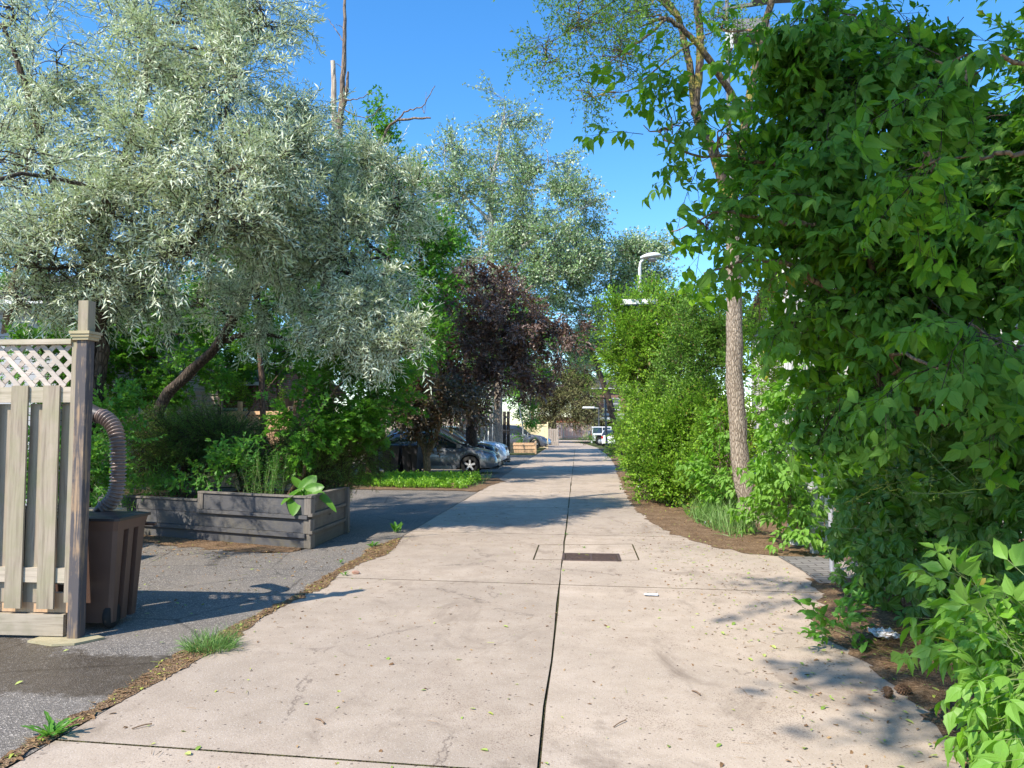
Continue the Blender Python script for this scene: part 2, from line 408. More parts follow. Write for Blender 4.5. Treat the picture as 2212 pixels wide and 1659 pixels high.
M['planter_end'] = wood('planter_side_board', (.15, .13, .11), (.12, .10, .085), (.24, .21, .17), axis='Y')
M['planter_post'] = wood('planter_timber', (.20, .175, .15), (.10, .088, .075), (.13, .115, .10))
M['newwood'] = wood('orange_new_wood', (.62, .40, .24), (.46, .28, .16), (.55, .36, .22))
M['palewood'] = wood('pale_grey_fence', (.44, .37, .31), (.28, .23, .19), (.36, .30, .25))
M['creamwood'] = wood('cream_fence', (.76, .62, .38), (.62, .50, .30), (.70, .56, .33))
M['darkwood'] = wood('dark_wood', (.05, .042, .036), (.025, .02, .018), (.07, .058, .05))
M['brownbin'] = simple('brown_bin_plastic', (.115, .066, .048), .5, 0, (.085, .048, .035), 3, .25)
M['blackplastic'] = simple('black_plastic', (.022, .022, .026), .42, 0, (.014, .014, .017), 4, .2)
M['greyplastic'] = simple('grey_black_bin_plastic', (.075, .072, .08), .45, 0, (.04, .04, .045), 3, .25)
M['pipe'] = simple('brown_drain_plastic', (.25, .185, .16), .3, 0, (.18, .13, .11), 5, .1, .6)
M['pipe_dark'] = simple('dark_drain_adapter', (.045, .036, .036), .4, 0, (.03, .025, .025), 5, .1)
M['rubber'] = simple('tyre_rubber', (.02, .02, .02), .85, 0, (.012, .012, .012), 20, .3)
M['alloy'] = simple('alloy_metal', (.60, .60, .61), .35, .3, (.48, .48, .50), 6, .05)
M['dullsteel'] = simple('dull_grey_steel', (.20, .20, .21), .7, .2, (.12, .12, .13), 8, .2)
M['galv'] = simple('galvanised_metal', (.50, .50, .52), .5, .45, (.33, .33, .35), 9, .2)
M['whitepaint'] = simple('white_painted_metal', (.74, .74, .72), .5, 0, (.58, .57, .54), 6, .15)
M['greymetal'] = simple('dark_grey_metal', (.10, .10, .11), .5, .3, (.07, .07, .075), 6, .15)
M['iron'] = simple('rusty_cast_iron', (.13, .085, .07), .7, .3, (.07, .045, .038), 20, .5)
M['glass'] = glass('car_glass'); M['lens'] = glass('headlight_lens', (.30, .32, .34)); M['redlens'] = simple('red_lens', (.55, .02, .02), .2, 0, (.40, .01, .01), 5, 0)
M['housepane'] = glass('window_glass', (.04, .05, .06)); M['orangelens'] = simple('orange_lens', (.85, .25, .04), .2, 0, (.7, .18, .02), 5, 0)
M['brick'] = brick_mat('red_brown_brick', (.24, .09, .06), (.30, .12, .075), (.30, .26, .22))
M['siding'] = brick_mat('grey_horizontal_siding', (.40, .40, .42), (.44, .44, .46), (.14, .14, .15), 1, 6.0, .16)
M['stucco'] = simple('white_stucco', (.80, .78, .74), .9, 0, (.66, .63, .58), 14, .6)
M['roof'] = simple('dark_shingle_roof', (.10, .09, .085), .9, 0, (.06, .055, .05), 12, .6)
M['redmetal'] = simple('red_brown_cladding', (.42, .13, .08), .7, 0, (.33, .10, .06), 4, .2)
M['paver'] = brick_mat('grey_brick_paver', (.24, .215, .195), (.17, .155, .14), (.045, .035, .025), 1, .24, .12, True)
M['paper'] = simple('white_paper', (.78, .78, .80), .7, 0, (.66, .66, .69), 6, .3)
M['cone'] = simple('pine_cone_brown', (.20, .11, .06), .85, 0, (.11, .06, .03), 30, .4)
M['stone'] = simple('pinkish_stone', (.42, .24, .17), .9, 0, (.30, .17, .12), 20, .5)
M['rock'] = simple('grey_garden_rock', (.40, .36, .31), .9, 0, (.25, .22, .19), 9, .5)
M['terracotta'] = simple('brown_clay_pot', (.16, .10, .07), .8, 0, (.12, .07, .05), 9, .3)
M['stick'] = simple('dry_twig', (.24, .15, .09), .9, 0, (.14, .085, .05), 30, .3)
# bark
M['bark_dark'] = bark('dark_olive_bark', (.115, .085, .065), (.035, .026, .02))
M['bark_grey'] = bark('grey_ridged_bark', (.46, .375, .29), (.13, .095, .065), 1.9)
M['bark_moss'] = bark('lichen_covered_bark', (.17, .13, .09), (.05, .038, .03), 1.0, (.33, .27, .07))
M['bark_dead'] = bark('dead_weathered_wood', (.30, .225, .17), (.12, .085, .065), .8)
M['bark_bare'] = bark('stripped_pale_wood', (.62, .52, .42), (.40, .32, .25), .5)
M['bark_white'] = bark('pale_poplar_bark', (.62, .60, .55), (.34, .33, .30), .5)
M['bark_brown'] = bark('brown_bark', (.17, .115, .08), (.06, .042, .032))
M['bark_tan'] = bark('tan_bark', (.30, .20, .12), (.12, .08, .05), 1.2)
M['twig'] = bark('thin_twig', (.085, .06, .045), (.04, .028, .022), 2)
M['twig_green'] = simple('green_stem', (.22, .28, .09), .6, 0, (.15, .18, .06), 10, 0)
# leaves
M['l_silver'] = leafmat('silver_willow_leaf', [(.33, .42, .21), (.54, .62, .38), (.74, .79, .57)], back=(.74, .78, .60), trans=.28, rough=.6, tcol=(.46, .58, .20), spec=.2)
M['l_maple'] = leafmat('green_maple_leaf', [(.04, .12, .012), (.085, .23, .02), (.16, .37, .03)], trans=.42, tcol=(.20, .50, .03))
M['l_box'] = leafmat('boxelder_leaf', [(.06, .15, .010), (.13, .275, .015), (.25, .44, .025)], back=(.11, .22, .035), trans=.40, rough=.55, tcol=(.20, .55, .03), odd=((.32, .26, .03), .012), spec=.18)
M['l_boxlit'] = leafmat('sunlit_boxelder_leaf', [(.11, .27, .015), (.18, .40, .025), (.27, .54, .04)], back=(.20, .38, .06), trans=.40, tcol=(.30, .62, .04), odd=((.38, .30, .04), .012))  # lighter copy of the boxelder greens, sunlight put into the leaf colour
M['l_creeper'] = leafmat('creeper_leaf', [(.05, .155, .012), (.10, .255, .02), (.18, .38, .03)], back=(.11, .22, .04), trans=.33, rough=.35, tcol=(.16, .45, .03))
M['l_creeper_new'] = leafmat('new_creeper_shoot', [(.26, .34, .04), (.34, .42, .06), (.42, .48, .08)], trans=.35)
M['l_shrub'] = leafmat('small_bright_shrub_leaf', [(.115, .235, .016), (.20, .37, .028), (.33, .53, .045)], trans=.40, tcol=(.32, .60, .05), odd=((.36, .26, .05), .02))
M['l_shrub2'] = leafmat('mid_green_shrub_leaf', [(.08, .18, .02), (.14, .28, .035), (.22, .40, .055)], trans=.38, tcol=(.25, .45, .05), odd=((.30, .22, .10), .03))
M['l_poplar'] = leafmat('white_poplar_leaf', [(.20, .33, .11), (.30, .44, .18), (.40, .53, .27)], back=(.52, .60, .42), trans=.25, tcol=(.30, .45, .15))
M['l_purple'] = leafmat('purple_leaf', [(.075, .042, .026), (.15, .085, .05), (.30, .19, .12)], back=(.22, .15, .12), trans=.25, rough=.35, tcol=(.22, .04, .02), spec=.6, odd=((.10, .13, .04), .10))
M['l_bronze'] = leafmat('bronze_green_leaf', [(.07, .05, .025), (.13, .10, .04), (.20, .17, .06)], back=(.15, .12, .08), trans=.25, rough=.35, tcol=(.24, .16, .04), spec=.6, odd=((.16, .05, .03), .18))
M['l_juniper'] = leafmat('juniper_needle', [(.06, .14, .018), (.12, .25, .03), (.25, .44, .05)], trans=.2, rough=.6, odd=((.16, .10, .04), .12))
M['l_pine'] = leafmat('dusty_spruce_needle', [(.14, .15, .05), (.22, .22, .08), (.32, .30, .13)], trans=.12, rough=.7)
M['l_hosta'] = leafmat('hosta_leaf', [(.085, .22, .025), (.11, .26, .03), (.135, .31, .035)], trans=.3, rough=.35, tcol=(.4, .7, .08))
M['l_weed'] = leafmat('weed_leaf', [(.06, .20, .025), (.10, .28, .035), (.15, .36, .05)], trans=.38, tcol=(.3, .6, .05))
M['l_grass'] = leafmat('grass_blade', [(.10, .22, .04), (.17, .31, .07), (.27, .40, .13)], trans=.35)
M['l_cover'] = leafmat('ground_cover_leaf', [(.13, .30, .02), (.20, .42, .03), (.30, .52, .05)], trans=.4, tcol=(.45, .75, .05))
M['l_litter'] = leafmat('fallen_litter', [(.14, .075, .035), (.26, .15, .07), (.40, .26, .12)], trans=.1, rough=.8, odd=((.36, .40, .07), .12))
M['l_dry'] = leafmat('dry_seed_cluster', [(.20, .09, .03), (.30, .15, .05), (.38, .2, .08)], trans=.3, rough=.8)
M['l_petal'] = leafmat('pale_green_litter_leaf', [(.22, .34, .06), (.36, .46, .10), (.5, .55, .16)], trans=.2)

# ------------------------------------------------------------------ leaves, sprays and trees
def leaf(L, Wd, prof, fold=.25, curl=.25, x0=0.0, m=0):
    """one leaf along +X, lit side up; prof=[(t, halfwidth 0..1)...] from base to tip"""
    v = [(x0, 0, 0)]; left = []; right = []; mid = []
    for t, w in prof:
        z = -curl*L*t*t
        v.append((x0+L*t, 0, z)); mid.append(len(v)-1)
        v.append((x0+L*t, w*Wd/2, z+fold*w*Wd/2)); left.append(len(v)-1)
        v.append((x0+L*t, -w*Wd/2, z+fold*w*Wd/2)); right.append(len(v)-1)
    v.append((x0+L, 0, -curl*L)); tip = len(v)-1
    fl = [0]+mid+[tip]+left[::-1]; fr = [tip]+mid[::-1]+[0]+right
    return np.array(v), [tuple(fl[::-1]), tuple(fr[::-1])], [m, m]
def lens(L, Wd, fold=.3, curl=.2, m=0):
    return leaf(L, Wd, [(.45, 1.0)], fold, curl, 0, m)
def star(L, pts, m=0, cup=.12):
    """flat lobed leaf; pts = [(angle deg, radius)...] round the petiole end"""
    v = [(L*.42, 0, 0)]+[(L*.42+L*r*math.cos(R(a)), L*r*math.sin(R(a)), -cup*L*r*r) for a, r in pts]
    n = len(pts)
    return np.array(v), [tuple([0]+list(range(1, n//2+2))), tuple([0]+list(range(n//2+1, n+1)))], [m, m]
MAPLE = [(-150, .30), (-118, .5), (-95, .30), (-58, .62), (-30, .28), (0, .72), (30, .28), (58, .62), (95, .30), (118, .5), (150, .30)]
def rotm(az, el=0, roll=0):
    return np.array(Matrix.Rotation(az, 3, 'Z') @ Matrix.Rotation(-el, 3, 'Y') @ Matrix.Rotation(roll, 3, 'X'))
def join(parts):
    V = []; F = []; MM = []; n = 0
    for v, f, m in parts:
        V.append(v); F += [tuple(i+n for i in q) for q in f]; MM += list(m); n += len(v)
    return np.concatenate(V), F, MM
def stemt(p0, p1, r, m=1):
    """three-sided twig"""
    p0 = np.array(p0, float); p1 = np.array(p1, float); t = p1-p0; t /= np.linalg.norm(t)+1e-9
    u = np.cross(t, [0, 0, 1.0]); u = u/np.linalg.norm(u) if np.linalg.norm(u) > 1e-3 else np.array([0, 1.0, 0]); w = np.cross(t, u)
    v = [p + (r*(1 if i == 0 else .6))*(math.cos(a)*u+math.sin(a)*w) for i, p in enumerate((p0, p1)) for a in (0, 2.1, 4.2)]
    return np.array(v), [(0, 1, 4, 3), (1, 2, 5, 4), (2, 0, 3, 5)], [m]*3
def spray(L, n, lf, ang=50, planar=True, droop=.3, jit=.3, tw=.003, tipleaf=True, seed=0, hang=0.0):
    """a shoot along +X of length L with n leaves on it"""
    g = random.Random(seed); parts = []
    pt = lambda t: np.array([L*t, .04*L*math.sin(5*t+seed), -droop*L*t*t])
    for a, b in ((0, .5), (.5, 1)): parts.append(stemt(pt(a), pt(b), tw*(1-.5*a)))
    for i in range(n):
        t = .12+.88*(i+.5)/n
        side = 1 if i % 2 else -1
        v, f, m = lf[g.randrange(len(lf))] if isinstance(lf, list) else lf
        az = side*R(ang*(1.15-.5*t)) + g.gauss(0, jit*.6)
        if planar: Rm = rotm(az, g.gauss(-hang, jit*.7), g.gauss(0, jit))
        else:
            Rm = np.array(Matrix.Rotation(i*2.4, 3, 'X') @ Matrix.Rotation(R(ang), 3, 'Z').to_3x3())
            Rm = np.array(Matrix.Rotation(g.gauss(0, jit), 3, 'Y')) @ Rm
        parts.append((v*(.75+.4*g.random()) @ Rm.T + pt(t), f, m))
    if tipleaf:
        v, f, m = lf[0] if isinstance(lf, list) else lf
        parts.append((v*.8 @ rotm(0, -hang*.6).T + pt(1), f, m))
    return join(parts)
def compound(Lr, leaflets, lfs, hang=.5, pet=.05, seed=0):
    """compound leaf on a stalk; leaflets = [(t along stalk, azimuth deg)...]"""
    g = random.Random(seed); parts = [stemt((0, 0, 0), (pet+Lr, 0, -.1*Lr), .0014)]
    for t, a in leaflets:
        v, f, m = lfs[g.randrange(len(lfs))]
        parts.append((v*(.85+.3*g.random()) @ rotm(R(a)+g.gauss(0, .12), -hang+g.gauss(0, .15), g.gauss(0, .25)).T + np.array([pet+Lr*t, 0, -.1*Lr*t]), f, m))
    return join(parts)

class Tpl:
    def __init__(s, t):
        v, f, m = t
        s.v = np.asarray(v, float); s.L = np.concatenate([np.array(q) for q in f]); s.T = np.array([len(q) for q in f]); s.M = np.array(m)
def scatter(mb, tpls, P, D, Sc, upj=.35, up=(0, 0, 1)):
    """copies of leaf templates at P, pointing along D, lit side up"""
    P = np.asarray(P, float); D = np.asarray(D, float); n = len(P)
    if n == 0: return
    D = D/(np.linalg.norm(D, axis=1)[:, None]+1e-9)
    U = np.array(up, float)[None, :] + rng.normal(0, upj, (n, 3))
    Y = np.cross(U, D); Y /= (np.linalg.norm(Y, axis=1)[:, None]+1e-9); Z = np.cross(D, Y)
    Rm = np.stack([D, Y, Z], 2)
    Sc = np.broadcast_to(Sc, (n,)); k = rng.integers(0, len(tpls), n)
    for i, t in enumerate(tpls):
        ix = np.where(k == i)[0]
        if len(ix) == 0: continue
        V = np.einsum('nij,vj->nvi', Rm[ix], t.v)*Sc[ix][:, None, None] + P[ix][:, None, :]
        Lo = t.L[None, :] + (np.arange(len(ix))*len(t.v))[:, None]
        mb.addarr(V, Lo, np.tile(t.T, len(ix)), np.tile(t.M, len(ix)))

LP = [(.3, .85), (.55, 1.0), (.8, .5)]
_ol = [lens(.066, .0125, .3, c) for c in (.1, .25, .45)]
T_silver = [Tpl(spray(.30, 15, _ol, 48, i % 2 == 0, .15+.2*(i % 3), .4, .0028, seed=i)) for i in range(6)]
_serr = [(.14, .55), (.3, .95), (.42, 1.0), (.5, .78), (.66, .62), (.8, .3)]
_serr2 = [(.15, .6), (.32, 1.0), (.45, .86), (.55, .95), (.7, .5), (.86, .2)]
_bl = [leaf(.105, .052, _serr, .35, .28), leaf(.098, .058, _serr2, .15, .2), leaf(.11, .044, _serr, .5, .5), leaf(.085, .036, _serr2, .3, .65), leaf(.075, .05, [(.2, .8), (.4, 1.0), (.6, .7), (.72, .75), (.86, .3)], .1, .1)]
_bc = [compound(.055, [(1, 0), (.55, 58), (.55, -58)], _bl, .55, .06, s) for s in (1, 2)] + \
      [compound(.085, [(1, 0), (.72, 50), (.72, -50), (.2, 68), (.2, -68)], _bl, .6, .06, 3)]
T_box = [Tpl(spray(.42, 7, _bc, 62, True, .25, .35, .0035, seed=i, hang=.35)) for i in range(6)]
T_boxtip = [Tpl(spray(.30, 5, _bc, 55, True, .15, .3, .003, seed=20+i, hang=.2)) for i in range(4)]
_cl = [leaf(.085, .044, [(.2, .45), (.45, .9), (.62, 1.0), (.82, .6)], .15, .25), leaf(.095, .05, [(.2, .4), (.45, .85), (.65, 1.0), (.83, .55)], .1, .3)]
_cc = [compound(.004, [(1, 0), (1, 52), (1, -52), (1, 115), (1, -115)], _cl, .35, .05, s) for s in (1, 2, 3)]
T_creep = [Tpl(spray(.28, 4, _cc, 70, True, .3, .4, .0025, seed=i, hang=.2)) for i in range(5)]
_cs = [compound(.002, [(1, 0), (1, 40), (1, -40), (1, 85), (1, -85)], [lens(.03, .009)], .1, .02, s) for s in (1, 2)]
T_creepnew = [Tpl(spray(.40, 7, _cs, 50, True, -.1, .5, .0034, seed=i)) for i in range(3)]
_mp = [star(.085, MAPLE, 0, c) for c in (.1, .3)]
T_maple = [Tpl(spray(.34, 8, _mp, 60, True, .3, .45, .003, seed=i, hang=.3)) for i in range(5)]
_sm = [leaf(.042, .024, [(.3, .9), (.65, .9)], .2, .2), leaf(.034, .021, [(.35, 1), (.7, .75)], .25, .2)]
T_shrub = [Tpl(spray(.26, 12, _sm, 52, i % 2 == 0, .1, .45, .0028, seed=i)) for i in range(6)]
_sm2 = [lens(.05, .022, .2, .2), lens(.04, .02, .3, .1)]
T_shrubfar = [Tpl(spray(.34, 10, [(a*1.35, b, c) for a, b, c in _sm2], 52, i % 2 == 0, .1, .45, .004, seed=i)) for i in range(5)]
_pp = [star(.10, [(-120, .35), (-60, .52), (0, .55), (60, .52), (120, .35)], 0, .1), star(.085, [(-120, .35), (-50, .5), (0, .6), (50, .5), (120, .35)], 0, .3)]
T_poplar = [Tpl(spray(.75, 9, _pp, 60, False, .0, .6, .007, seed=i)) for i in range(5)]
_pu = [leaf(.075, .040, [(.3, .9), (.65, .9)], .3, .3), leaf(.065, .033, [(.35, 1), (.7, .75)], .4, .45)]
T_purple = [Tpl(spray(.30, 9, _pu, 52, i % 2 == 0, .35, .5, .0035, seed=i, hang=.3)) for i in range(5)]
_ju = [lens(.024, .005, .3, .0), lens(.018, .005, .3, .1)]
_jb = [spray(.09, 9, _ju, 35, False, .0, .3, .0018, seed=s) for s in (1, 2)]
T_juniper = [Tpl(spray(.26, 9, _jb, 40, True, .1, .45, .004, seed=i)) for i in range(5)]
_pn = [lens(.13, .022, .3, .1)]
T_pine = [Tpl(spray(.6, 13, _pn, 48, i % 2 == 0, .25, .4, .01, seed=i)) for i in range(4)]
_far = [lens(.13, .08, .2, .2), star(.13, MAPLE[2:9], 0, .2)]
T_far = [Tpl(spray(.6, 9, _far, 55, i % 2 == 0, .2, .5, .007, seed=i, hang=.2)) for i in range(5)]
_wl = [lens(.07, .014, .2, .3), lens(.055, .012, .2, .4)]
T_weed = [Tpl(spray(.30, 16, _wl, 62, False, .0, .35, .003, seed=i)) for i in range(4)]
_bw = [leaf(.075, .042, [(.25, .95), (.6, .85), (.82, .4)], .25, .35)]
T_broad = [Tpl(spray(.24, 8, _bw, 62, i % 2 == 0, .05, .4, .003, seed=i, hang=.1)) for i in range(4)]
_cv = [star(.045, [(-110, .4), (-50, .5), (0, .55), (50, .5), (110, .4)], 0, .2)]
T_cover = [Tpl(spray(.10, 6, _cv, 70, False, .0, .5, .0015, seed=i)) for i in range(4)]
def blade(L, Wd, bend):
    v = []; k = 4
    for i in range(k):
        t = i/k; x = L*t*(1-bend*t*.4); z = -bend*L*t*t*.8
        v += [(x, Wd/2*(1-t*.6), z), (x, -Wd/2*(1-t*.6), z)]
    v.append((L*(1-bend*.4), 0, -bend*L*.8))
    f = [(2*i, 2*i+2, 2*i+3, 2*i+1) for i in range(k-1)]+[(2*k-2, 2*k, 2*k-1)]
    return np.array(v), f, [0]*k
T_blade = [Tpl(blade(.20, .006, b)) for b in (.1, .35, .7, 1.0)]
T_flake = [Tpl(lens(.022, .008, .4, .2)), Tpl(lens(.014, .009, .2, .3)), Tpl(leaf(.03, .014, [(.3, 1), (.7, .8)], .3, .4)), Tpl(stemt((0, 0, 0), (.045, .004, .003), .0011, 0))]

def blob(px, py, Y, rx, ry, rd, n, k=None, bias=(0, 0, .1), spread=.30, sc=1.0):
    """a lump of crown surveyed on the photograph: centre, half sizes (rx, ry as seen; rd = half depth in metres), sprays n, clumps k"""
    c = at(px, py, Y); m = Y/FPX
    return dict(c=np.array(c), r=np.array([rx*m, rd, ry*m]), n=n, k=k or max(6, n//16), bias=np.array(bias), spread=spread, sc=sc)
def blobw(c, r, n, k=None, bias=(0, 0, .1), spread=.30, sc=1.0):
    return dict(c=np.array(c, float), r=np.array(r, float), n=n, k=k or max(6, n//16), bias=np.array(bias), spread=spread, sc=sc)
def unit(n):
    d = rng.normal(0, 1, (n, 3)); return d/np.linalg.norm(d, axis=1)[:, None]
def grow(crown, wood_mb, b, tpls, limbs=None, shell=.55, twr=.012, upj=.35, m_limb=0, limb_r=.05, minz=.02, clear=None, shoot=.55, droop=.12):
    """sprays set along leafy shoots through a blob; limbs: list of trunk polylines to branch off"""
    k = b['k']; d = unit(k); rad = (shell + (1-shell)*rng.random(k)**.6) * np.where(rng.random(k) < .35, rng.random(k), 1)
    C = b['c'] + d*rad[:, None]*b['r']
    C[:, 2] = np.maximum(C[:, 2], minz+.05)
    mr = np.mean(b['r'])**.5*.8
    sd_ = d*np.array([1, 1, .7])*.75 + unit(k)*.55 + b['bias'] - np.array([0, 0, droop]); sd_ /= np.linalg.norm(sd_, axis=1)[:, None]
    sl = shoot*mr*(.6+.9*rng.random(k))
    w = rng.gamma(3, 1, k); idx = rng.choice(k, b['n'], p=w/w.sum())
    sp = b['spread']*mr
    t = rng.random(b['n'])**.8
    off = rng.normal(0, 1, (b['n'], 3))*sp*(.62-.3*t)[:, None]
    P = C[idx] + sd_[idx]*((t-.55)*sl[idx])[:, None] + off
    D = sd_[idx]*.75 + unit(b['n'])*.55 + off/(sp+1e-6)*.22 + b['bias']*.5
    ok = P[:, 2] > minz
    if clear is not None: ok &= clear(P)
    scatter(crown, tpls, P[ok], D[ok], b['sc']*(.6+.75*rng.random(ok.sum())), upj)
    if wood_mb is not None and limbs:
        allp = np.concatenate([np.asarray(l, float) for l in limbs])
        dist = np.linalg.norm(allp-b['c'], axis=1) + np.maximum(0, allp[:, 2]-b['c'][2])*2.0
        a = allp[np.argmin(dist)]
        c0 = b['c'] - np.array([0, 0, .25*b['r'][2]])
        L = np.linalg.norm(c0-a)
        path = smooth_path([a, a*.6+c0*.4+rng.normal(0, .07*L, 3)+[0, 0, .06*L], c0, b['c']+b['r']*np.array([0, 0, .5])], 5, .015*L, int(rng.integers(1e6)))
        wood_mb.tube(path, np.linspace(limb_r, limb_r*.3, len(path)), 7, m_limb, True, .08)
        for i in range(k):
            C0 = C[i]-sd_[i]*.5*sl[i]; C1 = C[i]+sd_[i]*.45*sl[i]
            q = path[np.argmin(np.linalg.norm(path-C0, axis=1) + np.maximum(0, path[:, 2]-C0[2])*.8)]
            l = np.linalg.norm(C0-q)
            if l < .05: q = q+np.array([0, 0, -.05])
            pp = smooth_path([q, q*.5+C0*.5+rng.normal(0, .10*l, 3), C0, C[i], C1], 3, .01*l, int(rng.integers(1e6)))
            wood_mb.tube(pp, np.linspace(twr, twr*.2, len(pp)), 4, m_limb, False)
def tree(name, label, cat, base, trunks, blobs, tpls, lmats, bmat, group=None, twr=.012, limb_r=.05, upj=.35, shell=.55, sides=12, rough=.10, flare=1.25, minz=.02, extra=None, clear=None, sc=1.0, nk=1.0, spread=None, shoot=.55, droop=.12):
    """trunks = [([points], [radii])...] in place; crown of sprays; one thing with trunk and crown"""
    t = thing(name, label, cat, tuple(base), 0, group)
    tm = MB(); cm = MB(); paths = []
    for i, (pts, rad) in enumerate(trunks):
        p = smooth_path(pts, 6, .012 if i else .006, i+3); r = np.interp(np.linspace(0, 1, len(p)), np.linspace(0, 1, len(rad)), rad)
        if i == 0 and flare > 1: r[:3] *= np.linspace(flare, 1, 4)[:3]
        tm.tube(p, r, sides, 0, True, rough); paths.append(p)
    for b in blobs:
        b['sc'] *= sc; b['n'] = int(b['n']*nk)
        if spread: b['spread'] = spread
        grow(cm, tm, b, tpls, paths, shell, twr, upj, 0, limb_r, minz, clear, shoot, droop)
    if extra: extra(tm, cm, paths)
    tm.build('trunk', bmat, t)
    if cm.V: cm.build('crown', lmats, t)
    return t
def bush(name, label, cat, base, blobs, tpls, lmats, group=None, stems=6, smat=None, twr=.006, shell=.5, upj=.35, sr=.012, minz=.02, clear=None, sc=1.0, nk=1.0, shoot=.45, droop=0.0):
    t = thing(name, label, cat, tuple(base), 0, group); sm = MB(); cm = MB()
    ps = []
    for i in range(stems):
        b = blobs[i % len(blobs)]; a = np.array(base)+np.append(rng.normal(0, .12, 2)*min(1, b['r'][0]), 0)
        e = b['c']+unit(1)[0]*b['r']*.5; p = smooth_path([a, a*.5+e*.5+rng.normal(0, .08, 3), e], 5); ps.append(p)
        sm.tube(p, np.linspace(sr, sr*.35, len(p)), 5, 0, True)
    for b in blobs:
        b['sc'] *= sc; b['n'] = int(b['n']*nk); grow(cm, sm, b, tpls, ps, shell, twr, upj, 0, twr*1.3, minz, clear, shoot, droop)
    sm.build('stem', smat or M['twig'], t); cm.build('foliage', lmats, t)
    return t

# ------------------------------------------------------------------ the setting
def sheet(name, outline, z, mat, rag=0.0, step=.12, kind='structure', label=None):
    """flat sheet from an outline; rag roughens the edge"""
    pts = []
    n = len(outline)
    for i in range(n):
        a = np.array(outline[i][:2], float); b = np.array(outline[(i+1) % n][:2], float)
        k = max(1, int(np.linalg.norm(b-a)/step)) if rag and np.linalg.norm(b-a) < 40 else 1
        for j in range(k):
            p = a+(b-a)*j/k
            if rag and j: p = p + rng.normal(0, rag, 2)
            pts.append((p[0], p[1], z))
    bm = bmesh.new(); vs = [bm.verts.new(p) for p in pts]; f = bm.faces.new(vs)
    if f.normal.z < 0: f.normal_flip()
    bmesh.ops.triangulate(bm, faces=bm.faces[:]); me = bpy.data.meshes.new(name); bm.to_mesh(me); bm.free(); me.materials.append(mat)
    o = bpy.data.objects.new(name, me); COL.objects.link(o); return tag(o, label, None, None, kind)

sheet('ground', [(-400, -60), (400, -60), (400, 900), (-400, 900)], -.03, M['ground'])
JY = [-3.6, .05, 3.60, 7.85, 11.5, 15.3, 19.2, 23.1, 27, 31, 35, 39, 43, 47, 51, 55, 59, 63, 67, 71, 76, 81, 86, 92, 98, 104, 112, 120]
JX = -.19; SK = -.066
def left_edge(y): return -2.72 + .012*max(0, min(y, 20)) if y < 60 else -2.48-.10*(y-60)
def right_edge(y):
    return float(np.interp(y, [-4, 7.4, 8.0, 9.4, 10.2, 11.6, 60, 75, 120], [2.35, 2.35, 3.5, 3.5, 3.0, 1.75, 1.75, .9, -4.0]))
road = MB(); G = .009
for i in range(len(JY)-1):
    y0, y1 = JY[i], JY[i+1]
    for side in (0, 1):
        ys = np.linspace(y0, y1, 6)
        if side == 0: xa = [left_edge(y) for y in ys]; xb = [JX-G-(0 if y < 60 else .1*(y-60)) for y in ys]
        else: xa = [JX+G-(0 if y < 60 else .1*(y-60)) for y in ys]; xb = [right_edge(y) for y in ys]
        g0 = G if i else 0
        V = []
        for k, y in enumerate(ys):
            dy = g0 if k == 0 else (-G if k == 5 else 0)
            for x in (xa[k], xb[k]): V.append((x, y+dy+SK*(x-JX)*min(1, 12/max(y, 1)), 0))
        V = [(x+(rng.normal(0, .006) if 0 < j < len(V)-1 else 0), y, z) for j, (x, y, z) in enumerate(V)]
        n = len(V); V += [(x, y, -.05) for x, y, z in V]
        F = [(2*k, 2*k+1, 2*k+3, 2*k+2) for k in range(5)]
        road.add(V, F, 0)
        F = [(2*k+2, 2*k+2+n, 2*k+n, 2*k) for k in range(5)] + [(2*k+1, 2*k+1+n, 2*k+3+n, 2*k+3) for k in range(5)]
        F += [(0, n, n+1, 1), (10, 11, 11+n, 10+n)]
        road.add(V, F, 1)
road.build('road', [M['concrete'], M['joint']], kind='structure')
sheet('road_joints', [(-2.6, -3), (1.7, -3), (1.7, 60), (-2.6, 60)], -.014, M['joint'])
sheet('driveway', [(-14, -3), (-2.735, -3), (-2.70, 3.5), (-2.62, 8), (-2.60, 12), (-2.52, 19.0), (-3.2, 19.4), (-5.4, 19.6), (-14, 19.8)], -.006, M['asphalt'])
sheet('parking_pad', [(-14, 24.6), (-5, 24.4), (-2.46, 24.2), (-2.46, 45), (-14, 45)], -.006, M['asphalt'])
sheet('side_street', [(-30, 96), (-6, 92), (30, 90), (60, 92), (60, 104), (-30, 104)], -.012, M['concrete'])
sheet('garden_bed', [(-2.42, 21.2), (-2.50, 19.0), (-3.2, 19.3), (-5.4, 19.4), (-9, 19.6), (-10, 24.5), (-2.55, 24.3), (-2.2, 22.6)], .006, M['dirt'], .04)
# dirt on the right, needles and fallen leaves over the slab edge
rt = [gnd(x, y) for x, y in ((2075, 1658), (2035, 1590), (1985, 1545), (1955, 1490), (1900, 1462), (1858, 1425), (1805, 1392), (1760, 1362), (1745, 1335), (1778, 1290), (1752, 1262), (1742, 1240))]
rt = [(2.05, -2), (1.95, 1.5)] + [(p.x, p.y) for p in rt] + [(3.3, 8.2), (8, 8.0), (8, -2)]
sheet('dirt_verge_near', rt, .006, M['dirt'], .035, .10)
rf = [gnd(x, y) for x, y in ((1752, 1206), (1690, 1202), (1618, 1197), (1560, 1186), (1500, 1170), (1446, 1150), (1405, 1128), (1372, 1098), (1352, 1068), (1338, 1035), (1328, 1005), (1318, 985))]
rf = [(p.x, p.y) for p in rf] + [(1.55, 60), (9, 60), (9, 9.5), (3.4, 9.45)]
sheet('dirt_verge_far', rf, .006, M['dirt'], .035, .12)
